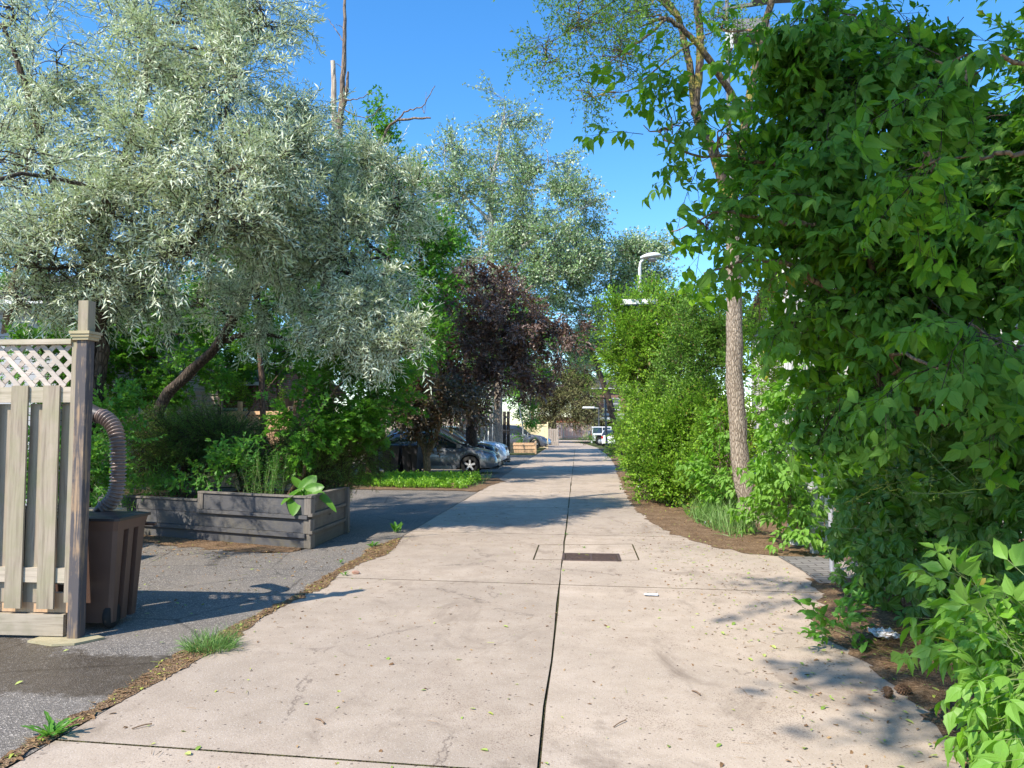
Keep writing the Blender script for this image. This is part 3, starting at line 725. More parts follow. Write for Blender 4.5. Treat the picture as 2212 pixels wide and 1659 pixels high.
pv = [gnd(x, y) for x, y in ((1680, 1203), (1740, 1204), (1765, 1203), (1810, 1215), (1830, 1262), (1770, 1262), (1735, 1235))]
sheet('paving', [(p.x, p.y) for p in pv], .011, M['paver'])
# strip of litter between asphalt and concrete
ls = [(-2.78, 1.0), (-2.77, 3.2), (-2.81, 3.9), (-2.80, 4.6), (-2.86, 5.2), (-2.79, 5.8), (-2.76, 6.4), (-2.70, 7.0), (-2.74, 7.8), (-2.72, 8.6), (-2.70, 9.4), (-2.80, 9.8), (-2.72, 10.3), (-2.62, 10.9),
      (-2.58, 11.0), (-2.46, 10.2), (-2.40, 9.6), (-2.56, 8.9), (-2.60, 8.0), (-2.52, 7.5), (-2.64, 6.9), (-2.66, 6.2), (-2.60, 5.5), (-2.62, 4.9), (-2.69, 4.2), (-2.70, 3.4), (-2.72, 1.0)]
sheet('dirt_strip', ls, .004, M['dirt'], .020, .07)
sheet('dirt_by_planter', [(-8.5, 10.75), (-6.4, 10.25), (-4.3, 9.55), (-3.7, 9.60), (-3.55, 10.1), (-6.4, 11.0), (-9, 11.8)], .0, M['dirt'], .06, .12)

# ------------------------------------------------------------------ drain grate in the road
gt = thing('drain_grate', 'rusty cast iron drain grate set in the concrete lane', 'drain grate', (.16, 9.52, 0))
g = MB(); gw, gl = .68, .52
for x in (-gw/2, gw/2): g.box((x, 0, .004), (.035, gl, .012))
for y in (-gl/2+.017, gl/2-.017): g.box((0, y, .004), (gw-.04, .034, .010))
g.build('frame', M['iron'], gt, world=False)
g = MB()
for i in range(9): g.box((0, -gl/2+.06+i*.05, .003), (gw-.05, .018, .008))
g.box((0, 0, .0045), (.03, gl-.05, .008))
g.build('grille', M['iron'], gt, world=False)
g = MB(); g.box((0, 0, .0015), (gw-.02, gl-.02, .001)); g.build('sump', M['joint'], gt, world=False)
cut = MB()
for a, b in (((1152, 1209), (1164, 1177)), ((1366, 1176), (1380, 1209))):
    p, q = gnd(*a, .002), gnd(*b, .002); cut.bar(p, q, .017, .003)
for a, b in (((1164, 1177), (1366, 1175)), ((1152, 1209), (1380, 1210))):
    p, q = gnd(*a, .0016), gnd(*b, .0016); cut.bar(p, q, .008, .002)
cut.build('road_saw_cuts', M['joint'], kind='structure')

# ------------------------------------------------------------------ wooden fence with lattice top (left foreground)
_pb = gnd(160, 1381); FY, PX = _pb.y+.02, _pb.x
fr = Matrix.Rotation(R(0), 3, 'Z')
fence = thing('wooden_fence', 'weathered board fence with lattice top ending at a tall post', 'fence', (PX, FY, 0))
p = MB(); p.box((0, .0, 1.16), (.092, .092, 2.32), ch=.006); po = p.build('post', M['post'], fence, world=False)
p = MB(); p.box((0.003, .0, 2.455), (.088, .088, .27), ch=.005); p.build('post_extension', M['fence'], po, world=False)
p = MB(); p.box((0, 0, 2.315), (.15, .15, .022)); p.box((0, 0, 2.338), (.165, .165, .022)); p.box((0, 0, 2.293), (.13, .13, .022)); p.build('collar', M['collar'], po, world=False)
X1 = -.046-.002; X0 = -3.6
def fx(a, b): return ((a+b)/2, b-a)
def fence_rail(z0, z1, y=0, d=.04, nm='rail', mt='fence_x'):
    q = MB(); c, w_ = fx(X0, X1-.045); q.box((c, y, (z0+z1)/2), (w_, d, z1-z0)); return q.build(nm, M[mt], fence, world=False)
q = MB(); c, w_ = fx(X0, X1-.045); q.box((c, 0, 2.272), (w_, .085, .040)); q.build('top_rail', M['fence_x'], fence, world=False)
fence_rail(1.80, 1.92); fence_rail(.42, .53)
fence_rail(.185, .335, .045, .035, 'kickboard', 'newwood'); fence_rail(.02, .18, .0, .038, 'kickboard', 'fence_x')
q = MB(); q.box((X1-.022, -.012, 1.27), (.042, .03, 1.99)); q.build('trim_strip', M['fence'], fence, world=False)
# lattice
lat = MB(); zx0, zx1, zz0, zz1 = X0, X1-.045, 1.923, 2.25
def strip(c0, sgn, y):
    """45 degree strip x + sgn*z = c0 clipped to the opening"""
    pts = []
    for z in (zz0, zz1):
        x = c0-sgn*z
        pts.append([x, z])
    (xa, za), (xb, zb) = pts
    for q in pts:
        if q[0] < zx0: q[1] += (zx0-q[0])*(-sgn); q[0] = zx0
        if q[0] > zx1: q[1] += (zx1-q[0])*(-sgn); q[0] = zx1
    if abs(pts[0][0]-pts[1][0]) > .03: lat.bar((pts[0][0], y, pts[0][1]), (pts[1][0], y, pts[1][1]), .038, .008, up=(0, 1, 0)) if False else lat.bar((pts[0][0], y, pts[0][1]), (pts[1][0], y, pts[1][1]), .008, .036)
for k in range(60):
    strip(zx0-2.3+.126*k+zz1, 1, -.006); strip(zx0-2.3+.126*k-zz0+.03, -1, .006)
lat.build('lattice', M['lattice'], fence, world=False)
def fboard(x0, x1, y, z0, z1):
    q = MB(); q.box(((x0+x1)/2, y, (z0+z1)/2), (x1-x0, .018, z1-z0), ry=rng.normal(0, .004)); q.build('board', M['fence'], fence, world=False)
bx = [-.335, -.60, -.865, -1.13, -1.40, -1.66, -1.93, -2.2, -2.46, -2.73, -3.0, -3.27]
for i in range(12): x = -.305-.262*i; fboard(x, x+.135, -.030, .225-.0*i, 1.93)
for i in range(12): fboard(-.192-.262*i, -.192-.262*i+(.12 if i == 0 else .146), .030, .40 if i == 0 else .26, 1.79)
q = MB(); q.prism([(PX-.30, FY-.12), (PX-.05, FY-.20), (PX+.10, FY-.16), (PX+.22, FY+.02), (PX+.12, FY+.07), (PX-.28, FY+.02)], -.004, .012)
tag(q.build('concrete_footing', simple('footing_concrete', (.42, .36, .22), .9, 0, (.30, .26, .15), 12, .4)), 'flat yellowish concrete pad under the tall fence post', 'footing')

# ------------------------------------------------------------------ brown wheeled bin with its drain hose
_bb = at(238, 1345, FY+.20); BX, BY = _bb.x-.27, FY+.44
bn = thing('wheeled_bin', 'brown wheeled bin with ribbed sides beside the fence post', 'bin', (BX, BY, 0), R(1))
b = MB()
w0, w1, d0, d1, H = .46, .56, .36, .44, .86
def ring(z, grow=0.0, notch=True):
    t = z/H; w_ = (w0+(w1-w0)*t)/2+grow; d_ = (d0+(d1-d0)*t)/2+grow; n = .035 if notch else 0
    # right and left sides carry two vertical recesses
    r_ = [(w_, -d_+.02), (w_, -.11), (w_-n, -.105), (w_-n, -.045), (w_, -.04), (w_, .03), (w_-n, .035), (w_-n, .095), (w_, .10), (w_, d_-.02)]
    l_ = [(-x, y) for x, y in r_[::-1]]
    return [(w_-.03, -d_)] + r_ + [(w_-.03, d_), (-w_+.03, d_)] + l_ + [(-w_+.03, -d_)]
def loft(mb, rings, zs, m=0, cap=(True, True)):
    n = len(rings[0]); V = [(x, y, z) for rg, z in zip(rings, zs) for x, y in rg]
    F = [(i*n+j, i*n+(j+1) % n, (i+1)*n+(j+1) % n, (i+1)*n+j) for i in range(len(rings)-1) for j in range(n)]
    if cap[0]: F.append(tuple(range(n-1, -1, -1)))
    if cap[1]: F.append(tuple((len(rings)-1)*n+i for i in range(n)))
    mb.add(V, F, m)
loft(b, [ring(.05), ring(.76), ring(.78, 0, False), ring(H, .012, False)], [.05, .765, .78, H])
b.build('body', M['brownbin'], bn, world=False)
b = MB(); rr = ring(H, .03, False)
loft(b, [ring(H, .028, False), ring(H, .028, False), ring(H, -.02, False)], [H+.001, H+.022, H+.034])
lid = b.build('lid', M['blackplastic'], bn, world=False)
b = MB(); b.tube([(-.30, .27, .78), (.33, .27, .78)], .016, 8)
b.build('handle', M['brownbin'], bn, world=False)
for sx_ in (-1, 1):
    b = MB(); b.lathe([(.02, -.025), (.09, -.025), (.10, -.012), (.10, .012), (.09, .025), (.02, .025)], 20, 0, (sx_*.20, -.12, .10), 'X'); b.build('wheel', M['rubber'], bn, world=False)
b = MB(); b.tube([(-.2, -.12, .1), (.2, -.12, .1)], .01, 6); b.build('axle', M['greymetal'], bn, world=False)

pp = thing('drain_hose', 'brown corrugated drain hose bending down into the brown bin', 'drain hose', tuple(at(200, 895, 6.25)))
ctl = [at(205, 893, 6.25), at(228, 903, 6.22), at(246, 922, 6.20), at(254, 950, 6.18), at(255.5, 990, 6.18), at(255, 1030, 6.18), at(251, 1062, 6.18), at(238, 1086, 6.18), at(222, 1100, 6.18)]
path = smooth_path(ctl, 30); L_ = np.concatenate([[0], np.cumsum(np.linalg.norm(np.diff(path, axis=0), axis=1))])
ss = np.arange(0, L_[-1], .0046); pth = np.stack([np.interp(ss, L_, path[:, i]) for i in range(3)], 1)
tw_ = .030; rad = .059+.0095*np.sin(2*np.pi*ss/tw_)*(ss > .07)
rad = np.where(ss < .05, .056, rad)
b = MB(); b.tube(pth, rad, 20, 0, True); b.build('hose', M['pipe'], pp)
b = MB(); a0, a1 = at(183, 884, 6.3), at(210, 896, 6.25); b.tube([a0, a1], [.072, .066], 14, 0, True); b.tube([a1, at(216, 899, 6.24)], [.069, .069], 14)
b.box(tuple(at(181, 893, 6.33)), (.075, .09, .16)); b.build('inlet_adapter', M['pipe_dark'], pp)
b = MB(); b.tube(smooth_path([at(224, 1098, 6.18), at(213, 1106, 6.18), at(205, 1119, 6.18)], 5), np.linspace(.062, .040, 11), 14, 0, True); b.build('outlet_adapter', M['pipe_dark'], pp)

# things glimpsed between the fence boards
def garden_chair(loc, rz):
    t = thing('wicker_chair', 'black woven chair glimpsed through the gaps in the lattice fence', 'chair', loc, rz)
    q = MB()
    for i in range(26): q.box((-.24+.019*i, .24, .66), (.010, .02, .55), ry=.0)
    for i in range(20): q.box((0, .243, .40+.028*i), (.5, .024, .012))
    q.build('backrest', M['blackplastic'], t, world=False)
    q = MB(); q.box((0, 0, .40), (.52, .5, .07), ch=.03); q.build('seat', M['blackplastic'], t, world=False)
    for x in (-.22, .22):
        for y in (-.2, .2): q = MB(); q.box((x, y, .19), (.04, .04, .38)); q.build('leg', M['blackplastic'], t, world=False)
garden_chair((-4.75, 6.35, 0), R(200))
t = thing('storage_shed', 'dark panelled garden shed right behind the lattice fence', 'shed', (-7.9, 7.4, 0))
q = MB()
for k in range(14): q.box((-1.3+.2*k, -.45, .87), (.19, .03, 1.74))
q.box((0, 0, .86), (2.7, .85, 1.72)); q.build('wall', simple('navy_shed_wall', (.035, .038, .05), .7, 0, (.02, .022, .03), 5, .2), t, world=False)
q = MB(); q.box((0, -.02, 1.78), (2.85, 1.05, .05), rx=R(3)); q.build('roof', M['greyplastic'], t, world=False)
t = thing('wooden_side_table', 'small wooden table standing behind the lattice fence', 'table', (-4.15, 6.40, 0))
q = MB(); q.box((-.45, 0, .86), (1.0, .42, .03)); q.build('tabletop', M['collar'], t, world=False)
for x in (-.9, 0):
    for y in (-.17, .17): q = MB(); q.box((x, y, .42), (.05, .04, .845)); q.build('leg', M['darkwood'], t, world=False)
q = MB(); q.box((-.45, 0, .35), (.86, .36, .025)); q.build('shelf', M['collar'], t, world=False)

# ------------------------------------------------------------------ raised timber planter
PC = gnd(669, 1186); PR = gnd(776, 1147); PR.x = PC.x+.02
FL = Vector((-8.4, 11.62, 0)); fd = (FL-PC); fdl = fd.length; fa = math.atan2(fd.y, fd.x)-math.pi
planter = thing('raised_planter', 'grey stained timber planter box two tiers high', 'planter', (PC.x, PC.y, 0), 0)
ux = Vector((math.cos(fa+math.pi), math.sin(fa+math.pi), 0)); nx = Vector((ux.y, -ux.x, 0))*-1
if nx.y > 0: nx = -nx                                     # faces the camera
def pl_box(name, s0, s1, z0, z1, proud, thick, mat, side=0):
    q = MB()
    if side == 0:
        mid = PC+ux*((s0+s1)/2)+nx*(proud-thick/2); q.box((mid.x, mid.y, (z0+z1)/2), (abs(s1-s0), thick, z1-z0), rz=fa)
    else:
        q.box((PC.x+proud-thick/2, PC.y+(s0+s1)/2, (z0+z1)/2), (thick, s1-s0, z1-z0))
    return q.build(name, M[mat], planter)
SL = 2.05      # end of the upper tier along the front
D = 1.52       # depth of the end
pl_box('board', .07, fdl, .0, .135, -.012, .04, 'planter'); pl_box('board', .07, fdl, .14, .195, .028, .05, 'planter')
pl_box('board', .07, fdl, .20, .385, -.012, .04, 'planter'); pl_box('board', .03, SL, .390, .435, .034, .055, 'planter')
pl_box('board', SL+.01, fdl, .39, .545, -.006, .04, 'planter'); pl_box('board', SL+.01, fdl, .55, .575, .012, .09, 'planter_post')
pl_box('board', .10, SL-.09, .44, .665, -.012, .04, 'planter'); pl_box('board', -.02, SL, .668, .692, .010, .09, 'planter_post')
for z0, z1, s_, pr in ((.0, .19, .03, -.004), (.195, .385, .03, .006), (.44, .665, .03, .0)):
    q = MB(); mid = PC+ux*(s_+.02)+nx*(pr-.045); q.box((mid.x, mid.y, (z0+z1)/2), (.12, .09, z1-z0-.006), rz=fa, ch=.006); q.build('corner_post', M['planter_post'], planter)
pl_box('tier_post', SL-.10, SL, .44, .665, .004, .07, 'planter_post')
pl_box('board', .06, D, .0, .19, .0, .04, 'planter_end', 1); pl_box('board', -.02, D-.06, .195, .235, .035, .06, 'planter_post', 1)
pl_box('board', .06, D, .24, .42, .0, .04, 'planter_end', 1); pl_box('board', -.02, D-.06, .425, .465, .035, .06, 'planter_post', 1)
pl_box('board', .06, D, .47, .685, .0, .04, 'planter_end', 1); pl_box('board', .0, D, .687, .705, .02, .09, 'planter_post', 1)
q = MB(); q.box((PC.x+.012, PC.y+D+.02, .35), (.09, .09, .69), ch=.006); q.build('corner_post', M['planter_post'], planter)
q = MB(); q.lathe([(.0, .012), (.03, .012), (.034, .0)], 14, 0, (PC.x+.021, PC.y+.10, .60), 'X'); q.build('round_knot', M['planter_post'], planter)
bk = PC+Vector((0, D, 0)); fe = PC+ux*fdl; up_ = PC+ux*SL
q = MB(); q.prism([tuple((PC-nx*.05+ux*.05).xy), (PC.x-.05, bk.y), (up_.x, bk.y+.8), tuple((up_-nx*.05).xy)], .05, .60); q.prism([tuple((up_-nx*.05).xy), (up_.x, bk.y+.8), (fe.x, fe.y+1.6), tuple((fe-nx*.05).xy)], .04, .50)
q.build('soil_fill', M['soil'], planter)

# ------------------------------------------------------------------ parked cars
def car(name, label, loc, rz, L, H, Wd, col, deck, roofl, wheels, parts='silver', group='cars parked along the lane'):
    """deck = [(x, z)...] bonnet/waist line, roofl = [(x, z)...] glasshouse; x from tail (-) to nose (+); wheels = (rear x, front x, radius)"""
    t = thing(name, label, 'car', loc, rz, group)
    rx_, fx_, wr = wheels; sill = .22
    xs = np.unique(np.concatenate([np.linspace(-L/2, L/2, 41), [c+s*wr*1.14*k for c in (rx_, fx_) for s in (-1, 1) for k in (1, .97, .9, .75, .5)]]))
    hw = Wd/2*(1-.16*np.clip((np.abs(xs)/(L/2)-.62)/.38, 0, 1)**2.2-.10*np.clip((np.abs(xs)/(L/2)-.9)/.1, 0, 1)**2)
    dz = np.interp(xs, [a for a, _ in deck], [z for _, z in deck])
    bt = np.full(len(xs), sill)
    for c in (rx_, fx_):
        a = (wr*1.14)**2-(xs-c)**2; bt = np.where(a > 0, np.maximum(bt, wr+np.sqrt(np.maximum(a, 0))), bt)
    edge = np.clip((np.abs(xs)/(L/2)-.93)/.07, 0, 1); bt = bt+edge*.06
    rows = [(0, .93), (.12, .985), (.38, 1.0), (.62, .99), (.80, .965), (.93, .92), (1.0, .82)]
    V = []; n = len(rows)*2+1
    for i, x in enumerate(xs):
        col_ = []
        for k, (s_, wf) in enumerate(rows):
            z = bt[i]+(dz[i]-bt[i])*s_; pull = edge[i]*(.02+.12*max(0, s_-.45)**1.2+ (.05 if s_ < .1 else 0))*np.sign(x)
            col_.append((x-pull, hw[i]*wf, z))
        for c in col_: V.append(c)
        V.append((x-edge[i]*.13*np.sign(x), 0, dz[i]+.025*(1-edge[i])))
        for c in col_[::-1]: V.append((c[0], -c[1], c[2]))
    F = [(i*n+j, (i+1)*n+j, (i+1)*n+j+1, i*n+j+1) for i in range(len(xs)-1) for j in range(n-1)]
    F += [tuple(range(n)), tuple((len(xs)-1)*n+j for j in range(n-1, -1, -1))]
    b = MB(); b.add(V, F, 0, True); body = b.build('body', M[col], t, world=False)
    b = MB(); b.box((0, 0, .26), (L*.86, Wd*.80, .16)); 
    for c in (rx_, fx_): b.box((c, 0, .45), (wr*2.1, Wd*.86, .35))
    b.build('underbody', M['rubber'], t, world=False)
    # glasshouse: glass shell, roof panel and pillars
    rxs = np.array([a for a, _ in roofl]); rzs = np.array([z for _, z in roofl]); gx = np.linspace(rxs[0], rxs[-1], 29); gz = np.interp(gx, rxs, rzs)
    wz = np.interp(gx, [a for a, _ in deck], [z for _, z in deck])-.02
    zt = max(rzs); V = []
    for x, z, w_ in zip(gx, gz, wz):
        z = max(z, w_+.01); h_ = (z-w_)/(zt-min(wz)); yb = Wd/2*.90; yt = yb-(.15*h_+.02)*1.05
        V += [(x, yb, w_), (x, yt+.01, z-.03*h_-.005), (x, yt-.06, z), (x, 0, z+.015*h_), (x, -yt+.06, z), (x, -yt-.01, z-.03*h_-.005), (x, -yb, w_)]
    F = [(i*7+j, (i+1)*7+j, (i+1)*7+j+1, i*7+j+1) for i in range(len(gx)-1) for j in range(6)]
    b = MB(); b.add(V, F, 0, True); b.build('window', M['glass'], t, world=False)
    b = MB(); ri = [i for i in range(len(gx)) if gz[i] > zt-.085*(zt-min(wz))-.03]
    Vr = []
    for i in ri:
        for q_ in V[i*7+1:i*7+6]: Vr.append((q_[0], q_[1]*1.012, q_[2]+.006))
    b.add(Vr, [(i*5+j, (i+1)*5+j, (i+1)*5+j+1, i*5+j+1) for i in range(len(ri)-1) for j in range(4)], 0, True)
    b.build('roof', M[col], t, world=False)
    pm_ = M['blackplastic'] if parts == 'dark' else M[col]
    for s_ in (-1, 1):
        i0, i1 = ri[0], ri[-1]; bars = [(V[(len(gx)-1)*7], V[i1*7+1], .05), (V[0], V[i0*7+1], .05)]
        for fr_ in (.33, .66):
            x = gx[i0]*(1-fr_)+gx[i1]*fr_; k = int(np.argmin(np.abs(gx-x))); bars.append(((gx[k], abs(V[k*7][1])*.998, wz[k]), V[k*7+1], .025))
        for a_, b_, tk in bars:
            b = MB(); b.bar((a_[0], s_*abs(a_[1])*1.005, a_[2]), (b_[0], s_*abs(b_[1])*1.012, b_[2]), .05, tk); b.build('pillar', pm_, t, world=False)
    for c in (rx_, fx_):
        for s_ in (-1, 1):
            w_ = thing('wheel', None, None, (c, s_*(Wd/2-.115), wr)); w_.parent = t
            b = MB(); b.lathe([(wr*.62, -.10), (wr*.94, -.10), (wr, -.07), (wr, .07), (wr*.94, .10), (wr*.62, .10)], 28, 0, (0, 0, 0), 'Y', cap=False); b.build('tyre', M['rubber'], w_, world=False)
            b = MB(); b.lathe([(wr*.66, -.085), (wr*.62, .05), (wr*.66, .085)], 28, 0, (0, 0, 0), 'Y', cap=False)
            for k in range(5):
                a = k*2*math.pi/5+.3; b.bar((0, s_*.075, 0), (math.cos(a)*wr*.64, s_*.085, math.sin(a)*wr*.64), .022, .065, up=(-math.sin(a), 0, math.cos(a)))
            b.lathe([(.0, .09*s_), (.05, .085*s_), (.055, .05*s_)], 12, 0, (0, 0, 0), 'Y'); b.build('rim', M['alloy'], w_, world=False)
            b = MB(); b.lathe([(.0, .0), (wr*.6, .0)], 20, 0, (0, s_*.02, 0), 'Y'); b.build('brake_disc', M['greymetal'], w_, world=False)
    zn = dz[-4]
    for s_ in (-1, 1):
        b = MB(); b.add([(L/2-.52, s_*(Wd/2*.93), zn-.02), (L/2-.15, s_*(Wd/2*.74), zn-.10), (L/2-.055, s_*(Wd/2*.58), zn-.16), (L/2-.09, s_*(Wd/2*.62), zn-.26), (L/2-.40, s_*(Wd/2*.955), zn-.21),
                         (L/2-.54, s_*(Wd/2*.90), zn-.03), (L/2-.17, s_*(Wd/2*.70), zn-.11), (L/2-.12, s_*(Wd/2*.5), zn-.17), (L/2-.14, s_*(Wd/2*.55), zn-.25), (L/2-.42, s_*(Wd/2*.90), zn-.20)],
                        [(0, 1, 2, 3, 4), (0, 5, 6, 1), (1, 6, 7, 2), (2, 7, 8, 3), (3, 8, 9, 4), (4, 9, 5, 0)]); b.build('headlight', M['lens'], t, world=False)
        b = MB(); b.box((-L/2+.10, s_*Wd*.40, dz[2]-.18), (.16, .16, .20), ch=.03); b.build('tail_light', M['redlens'], t, world=False)
        b = MB(); xm = gx[-1]-.22; b.box((xm, s_*(Wd/2+.07), wz[-5]+.06), (.16, .15, .11), ch=.03); b.bar((xm, s_*(Wd/2*.86), wz[-5]+.02), (xm, s_*(Wd/2+.05), wz[-5]+.03), .03, .03); b.build('mirror', M[col], t, world=False)
        for x in (-.75, .25): b = MB(); b.box((x, s_*(Wd/2*.995+.004), dz[len(dz)//2]-.13), (.17, .03, .03), ch=.008); b.build('door_handle', M[col], t, world=False)
        b = MB(); b.box((0, s_*(Wd/2*.985), .235), (L*.36, .05, .10)); b.build('side_skirt', M[col], t, world=False)
    b = MB(); b.box((L/2-.075, 0, zn-.20), (.06, Wd*.42, .11), ch=.02); b.build('grille', M['blackplastic'], t, world=False)
    b = MB(); b.box((L/2-.05, 0, .34), (.10, Wd*.56, .12), ch=.02); b.box((L/2-.07, 0, .215), (.22, Wd*.84, .035), ch=.04); b.build('bumper_intake', M['blackplastic'], t, world=False)
    return t
M['silver'] = paint('silver_grey_paint', (.24, .25, .27), .25, .5); M['bluewhite'] = paint('pale_blue_paint', (.62, .72, .82), .25, .3)
M['blackpaint'] = paint('black_paint', (.012, .012, .016), .15, .2); M['greypaint'] = paint('grey_paint', (.15, .15, .175), .25, .5)
M['whitecar'] = paint('white_paint', (.80, .80, .80), .3, .0)
sedan_deck = [(-2.25, .80), (-2.1, .98), (-1.4, 1.0), (.6, .93), (1.1, .93), (1.6, .86), (2.05, .74), (2.25, .60)]
wag_roof = [(-2.05, 1.0), (-1.75, 1.30), (-1.45, 1.43), (-.6, 1.48), (-.1, 1.46), (.25, 1.38), (1.12, .93)]
suv_deck = [(-2.3, .95), (-2.1, 1.08), (-1.4, 1.10), (.7, 1.06), (1.2, 1.04), (1.8, .97), (2.15, .85), (2.3, .68)]
suv_roof = [(-2.2, 1.08), (-1.95, 1.5), (-1.6, 1.66), (-.6, 1.70), (.0, 1.66), (.35, 1.56), (1.15, 1.05)]
car('parked_car', 'silver grey car with alloy wheels parked nose to the lane, nearest of the row', (-5.02, 27.0, 0), 0, 4.5, 1.48, 1.74, 'silver', sedan_deck, wag_roof, (-1.35, 1.28, .315))
car('parked_car', 'black car parked behind the nearest silver grey car', (-5.45, 30.2, 0), 0, 4.6, 1.6, 1.8, 'blackpaint', suv_deck, suv_roof, (-1.38, 1.38, .34), 'dark')
car('parked_car', 'pale blue white car whose nose shows past the black car', (-5.32, 33.1, 0), 0, 4.6, 1.6, 1.8, 'bluewhite', suv_deck, suv_roof, (-1.38, 1.38, .34), 'dark')
car('parked_car', 'dark grey high car parked behind the low orange wood fence', (-4.62, 57.6, 0), 0, 4.7, 1.75, 1.85, 'greypaint', [(x, z*1.06) for x, z in suv_deck], [(x, z*1.08) for x, z in suv_roof], (-1.38, 1.42, .36), 'dark')
car('parked_car', 'pale silver car beyond the cream fence panel', (-4.5, 65.0, 0), 0, 4.5, 1.48, 1.74, 'bluewhite', sedan_deck, wag_roof, (-1.35, 1.28, .315))
# white boxy off-roader far down the lane
def offroader(loc, rz):
    t = thing('off_road_car', 'boxy white off road car with spare wheel at the lane end', 'car', loc, rz, 'cars parked along the lane')
    b = MB(); prof = [(-1.95, .42), (-1.62, .42), (-1.60, .75), (-1.42, .90), (-.98, .90), (-.80, .75), (-.78, .42), (.72, .42), (.74, .72), (.86, .88), (1.42, .88), (1.55, .72), (1.58, .50), (2.0, .50), (2.0, .80), (1.95, 1.02), (.62, 1.12), (-1.95, 1.12)]
    V = [(x, -.78, z) for x, z in prof]+[(x, .78, z) for x, z in prof]; n = len(prof)
    b.add(V, [tuple(range(n)), tuple(range(2*n-1, n-1, -1))]+[(i, n+i, n+(i+1) % n, (i+1) % n) for i in range(n)]); b.build('body', M['whitecar'], t, world=False)
    b = MB(); V = [(-1.93, .74, 1.125), (.60, .74, 1.125), (.34, .68, 1.66), (-1.86, .68, 1.66)]; V += [(x, -y, z) for x, y, z in V]
    b.add(V, [(0, 1, 2, 3), (7, 6, 5, 4), (1, 5, 6, 2), (0, 3, 7, 4), (3, 2, 6, 7)]); b.build('window', M['glass'], t, world=False)
    b = MB(); b.box((-.76, 0, 1.71), (2.30, 1.44, .09), ch=.05)
    for s_ in (-1, 1):
        for x, x2 in ((-1.9, -1.84), (-.95, -.95), (-.15, -.15), (.58, .34)): b.bar((x, s_*.755, 1.12), (x2, s_*.70, 1.68), .05, .12)
    b.build('roof', M['whitecar'], t, world=False)
    for s_ in (-1, 1):
        for x0, x1 in ((-1.68, -.72), (.66, 1.66)):
            b = MB(); b.box(((x0+x1)/2, s_*.86, .93), (x1-x0, .16, .06), ch=.02); b.build('wheel_flare', M['blackplastic'], t, world=False)
        b = MB(); b.box((-1.97, s_*.68, .95), (.06, .10, .22)); b.build('tail_light', M['redlens'], t, world=False)
    for x in (-1.2, 1.15):
        for s_ in (-1, 1):
            w_ = thing('wheel', None, None, (x, s_*.74, .38)); w_.parent = t
            b = MB(); b.lathe([(.22, -.12), (.35, -.12), (.38, -.09), (.38, .09), (.35, .12), (.22, .12)], 24, 0, (0, 0, 0), 'Y', cap=False); b.build('tyre', M['rubber'], w_, world=False)
            b = MB(); b.lathe([(.23, .05), (.12, .10), (.0, .11)] if s_ > 0 else [(.23, -.05), (.12, -.10), (.0, -.11)], 20, 0, (0, 0, 0), 'Y', cap=False); b.build('rim', M['alloy'], w_, world=False)
    b = MB(); b.lathe([(.0, -.12), (.30, -.12), (.36, -.08), (.36, .08), (.30, .12), (.0, .12)], 24, 0, (-2.10, .05, 1.0), 'X'); b.build('spare_wheel', M['greymetal'], t, world=False)
    b = MB(); b.box((-1.99, 0, .50), (.14, 1.5, .16)); b.box((2.05, 0, .55), (.16, 1.5, .18)); b.build('bumper', M['greyplastic'], t, world=False)
    return t
offroader((3.25, 72.5, 0), R(3))
car('parked_car', 'white hatchback seen from behind, beside the dark lamp pole far down the lane', (3.25, 68.0, 0), R(78), 4.2, 1.5, 1.72, 'whitecar', sedan_deck, wag_roof, (-1.30, 1.25, .31))

# black lidded bins by the silver car
def black_bin(loc, rz, label):
    t = thing('refuse_bin', label, 'bin', loc, rz, 'black bins beside the silver car')
    b = MB(); loft(b, [[(-.22, -.24), (.22, -.24), (.22, .24), (-.22, .24)], [(-.29, -.33), (.29, -.33), (.29, .33), (-.29, .33)]], [.06, .98]); b.build('body', M['greyplastic'], t, world=False)
    b = MB(); loft(b, [[(-.31, -.36), (.31, -.36), (.31, .36), (-.31, .36)], [(-.31, -.36), (.31, -.36), (.31, .36), (-.31, .36)], [(-.25, -.30), (.25, -.30), (.25, .30), (-.25, .30)]], [.985, 1.02, 1.06]); b.build('lid', M['blackplastic'], t, world=False)
    b = MB(); b.box((.0, -.30, .45), (.07, .05, .55), rx=R(4)); b.build('recess_panel', M['blackplastic'], t, world=False)
    for x in (-.22, .22): b = MB(); b.lathe([(.0, -.03), (.11, -.03), (.11, .03), (.0, .03)], 16, 0, (x, .24, .11), 'X'); b.build('wheel', M['rubber'], t, world=False)
black_bin((-6.30, 25.35, 0), R(5), 'black lidded bin standing left of its twin by the silver car')
black_bin((-5.62, 25.45, 0), R(-4), 'black lidded bin standing nearer the two stemmed tree')

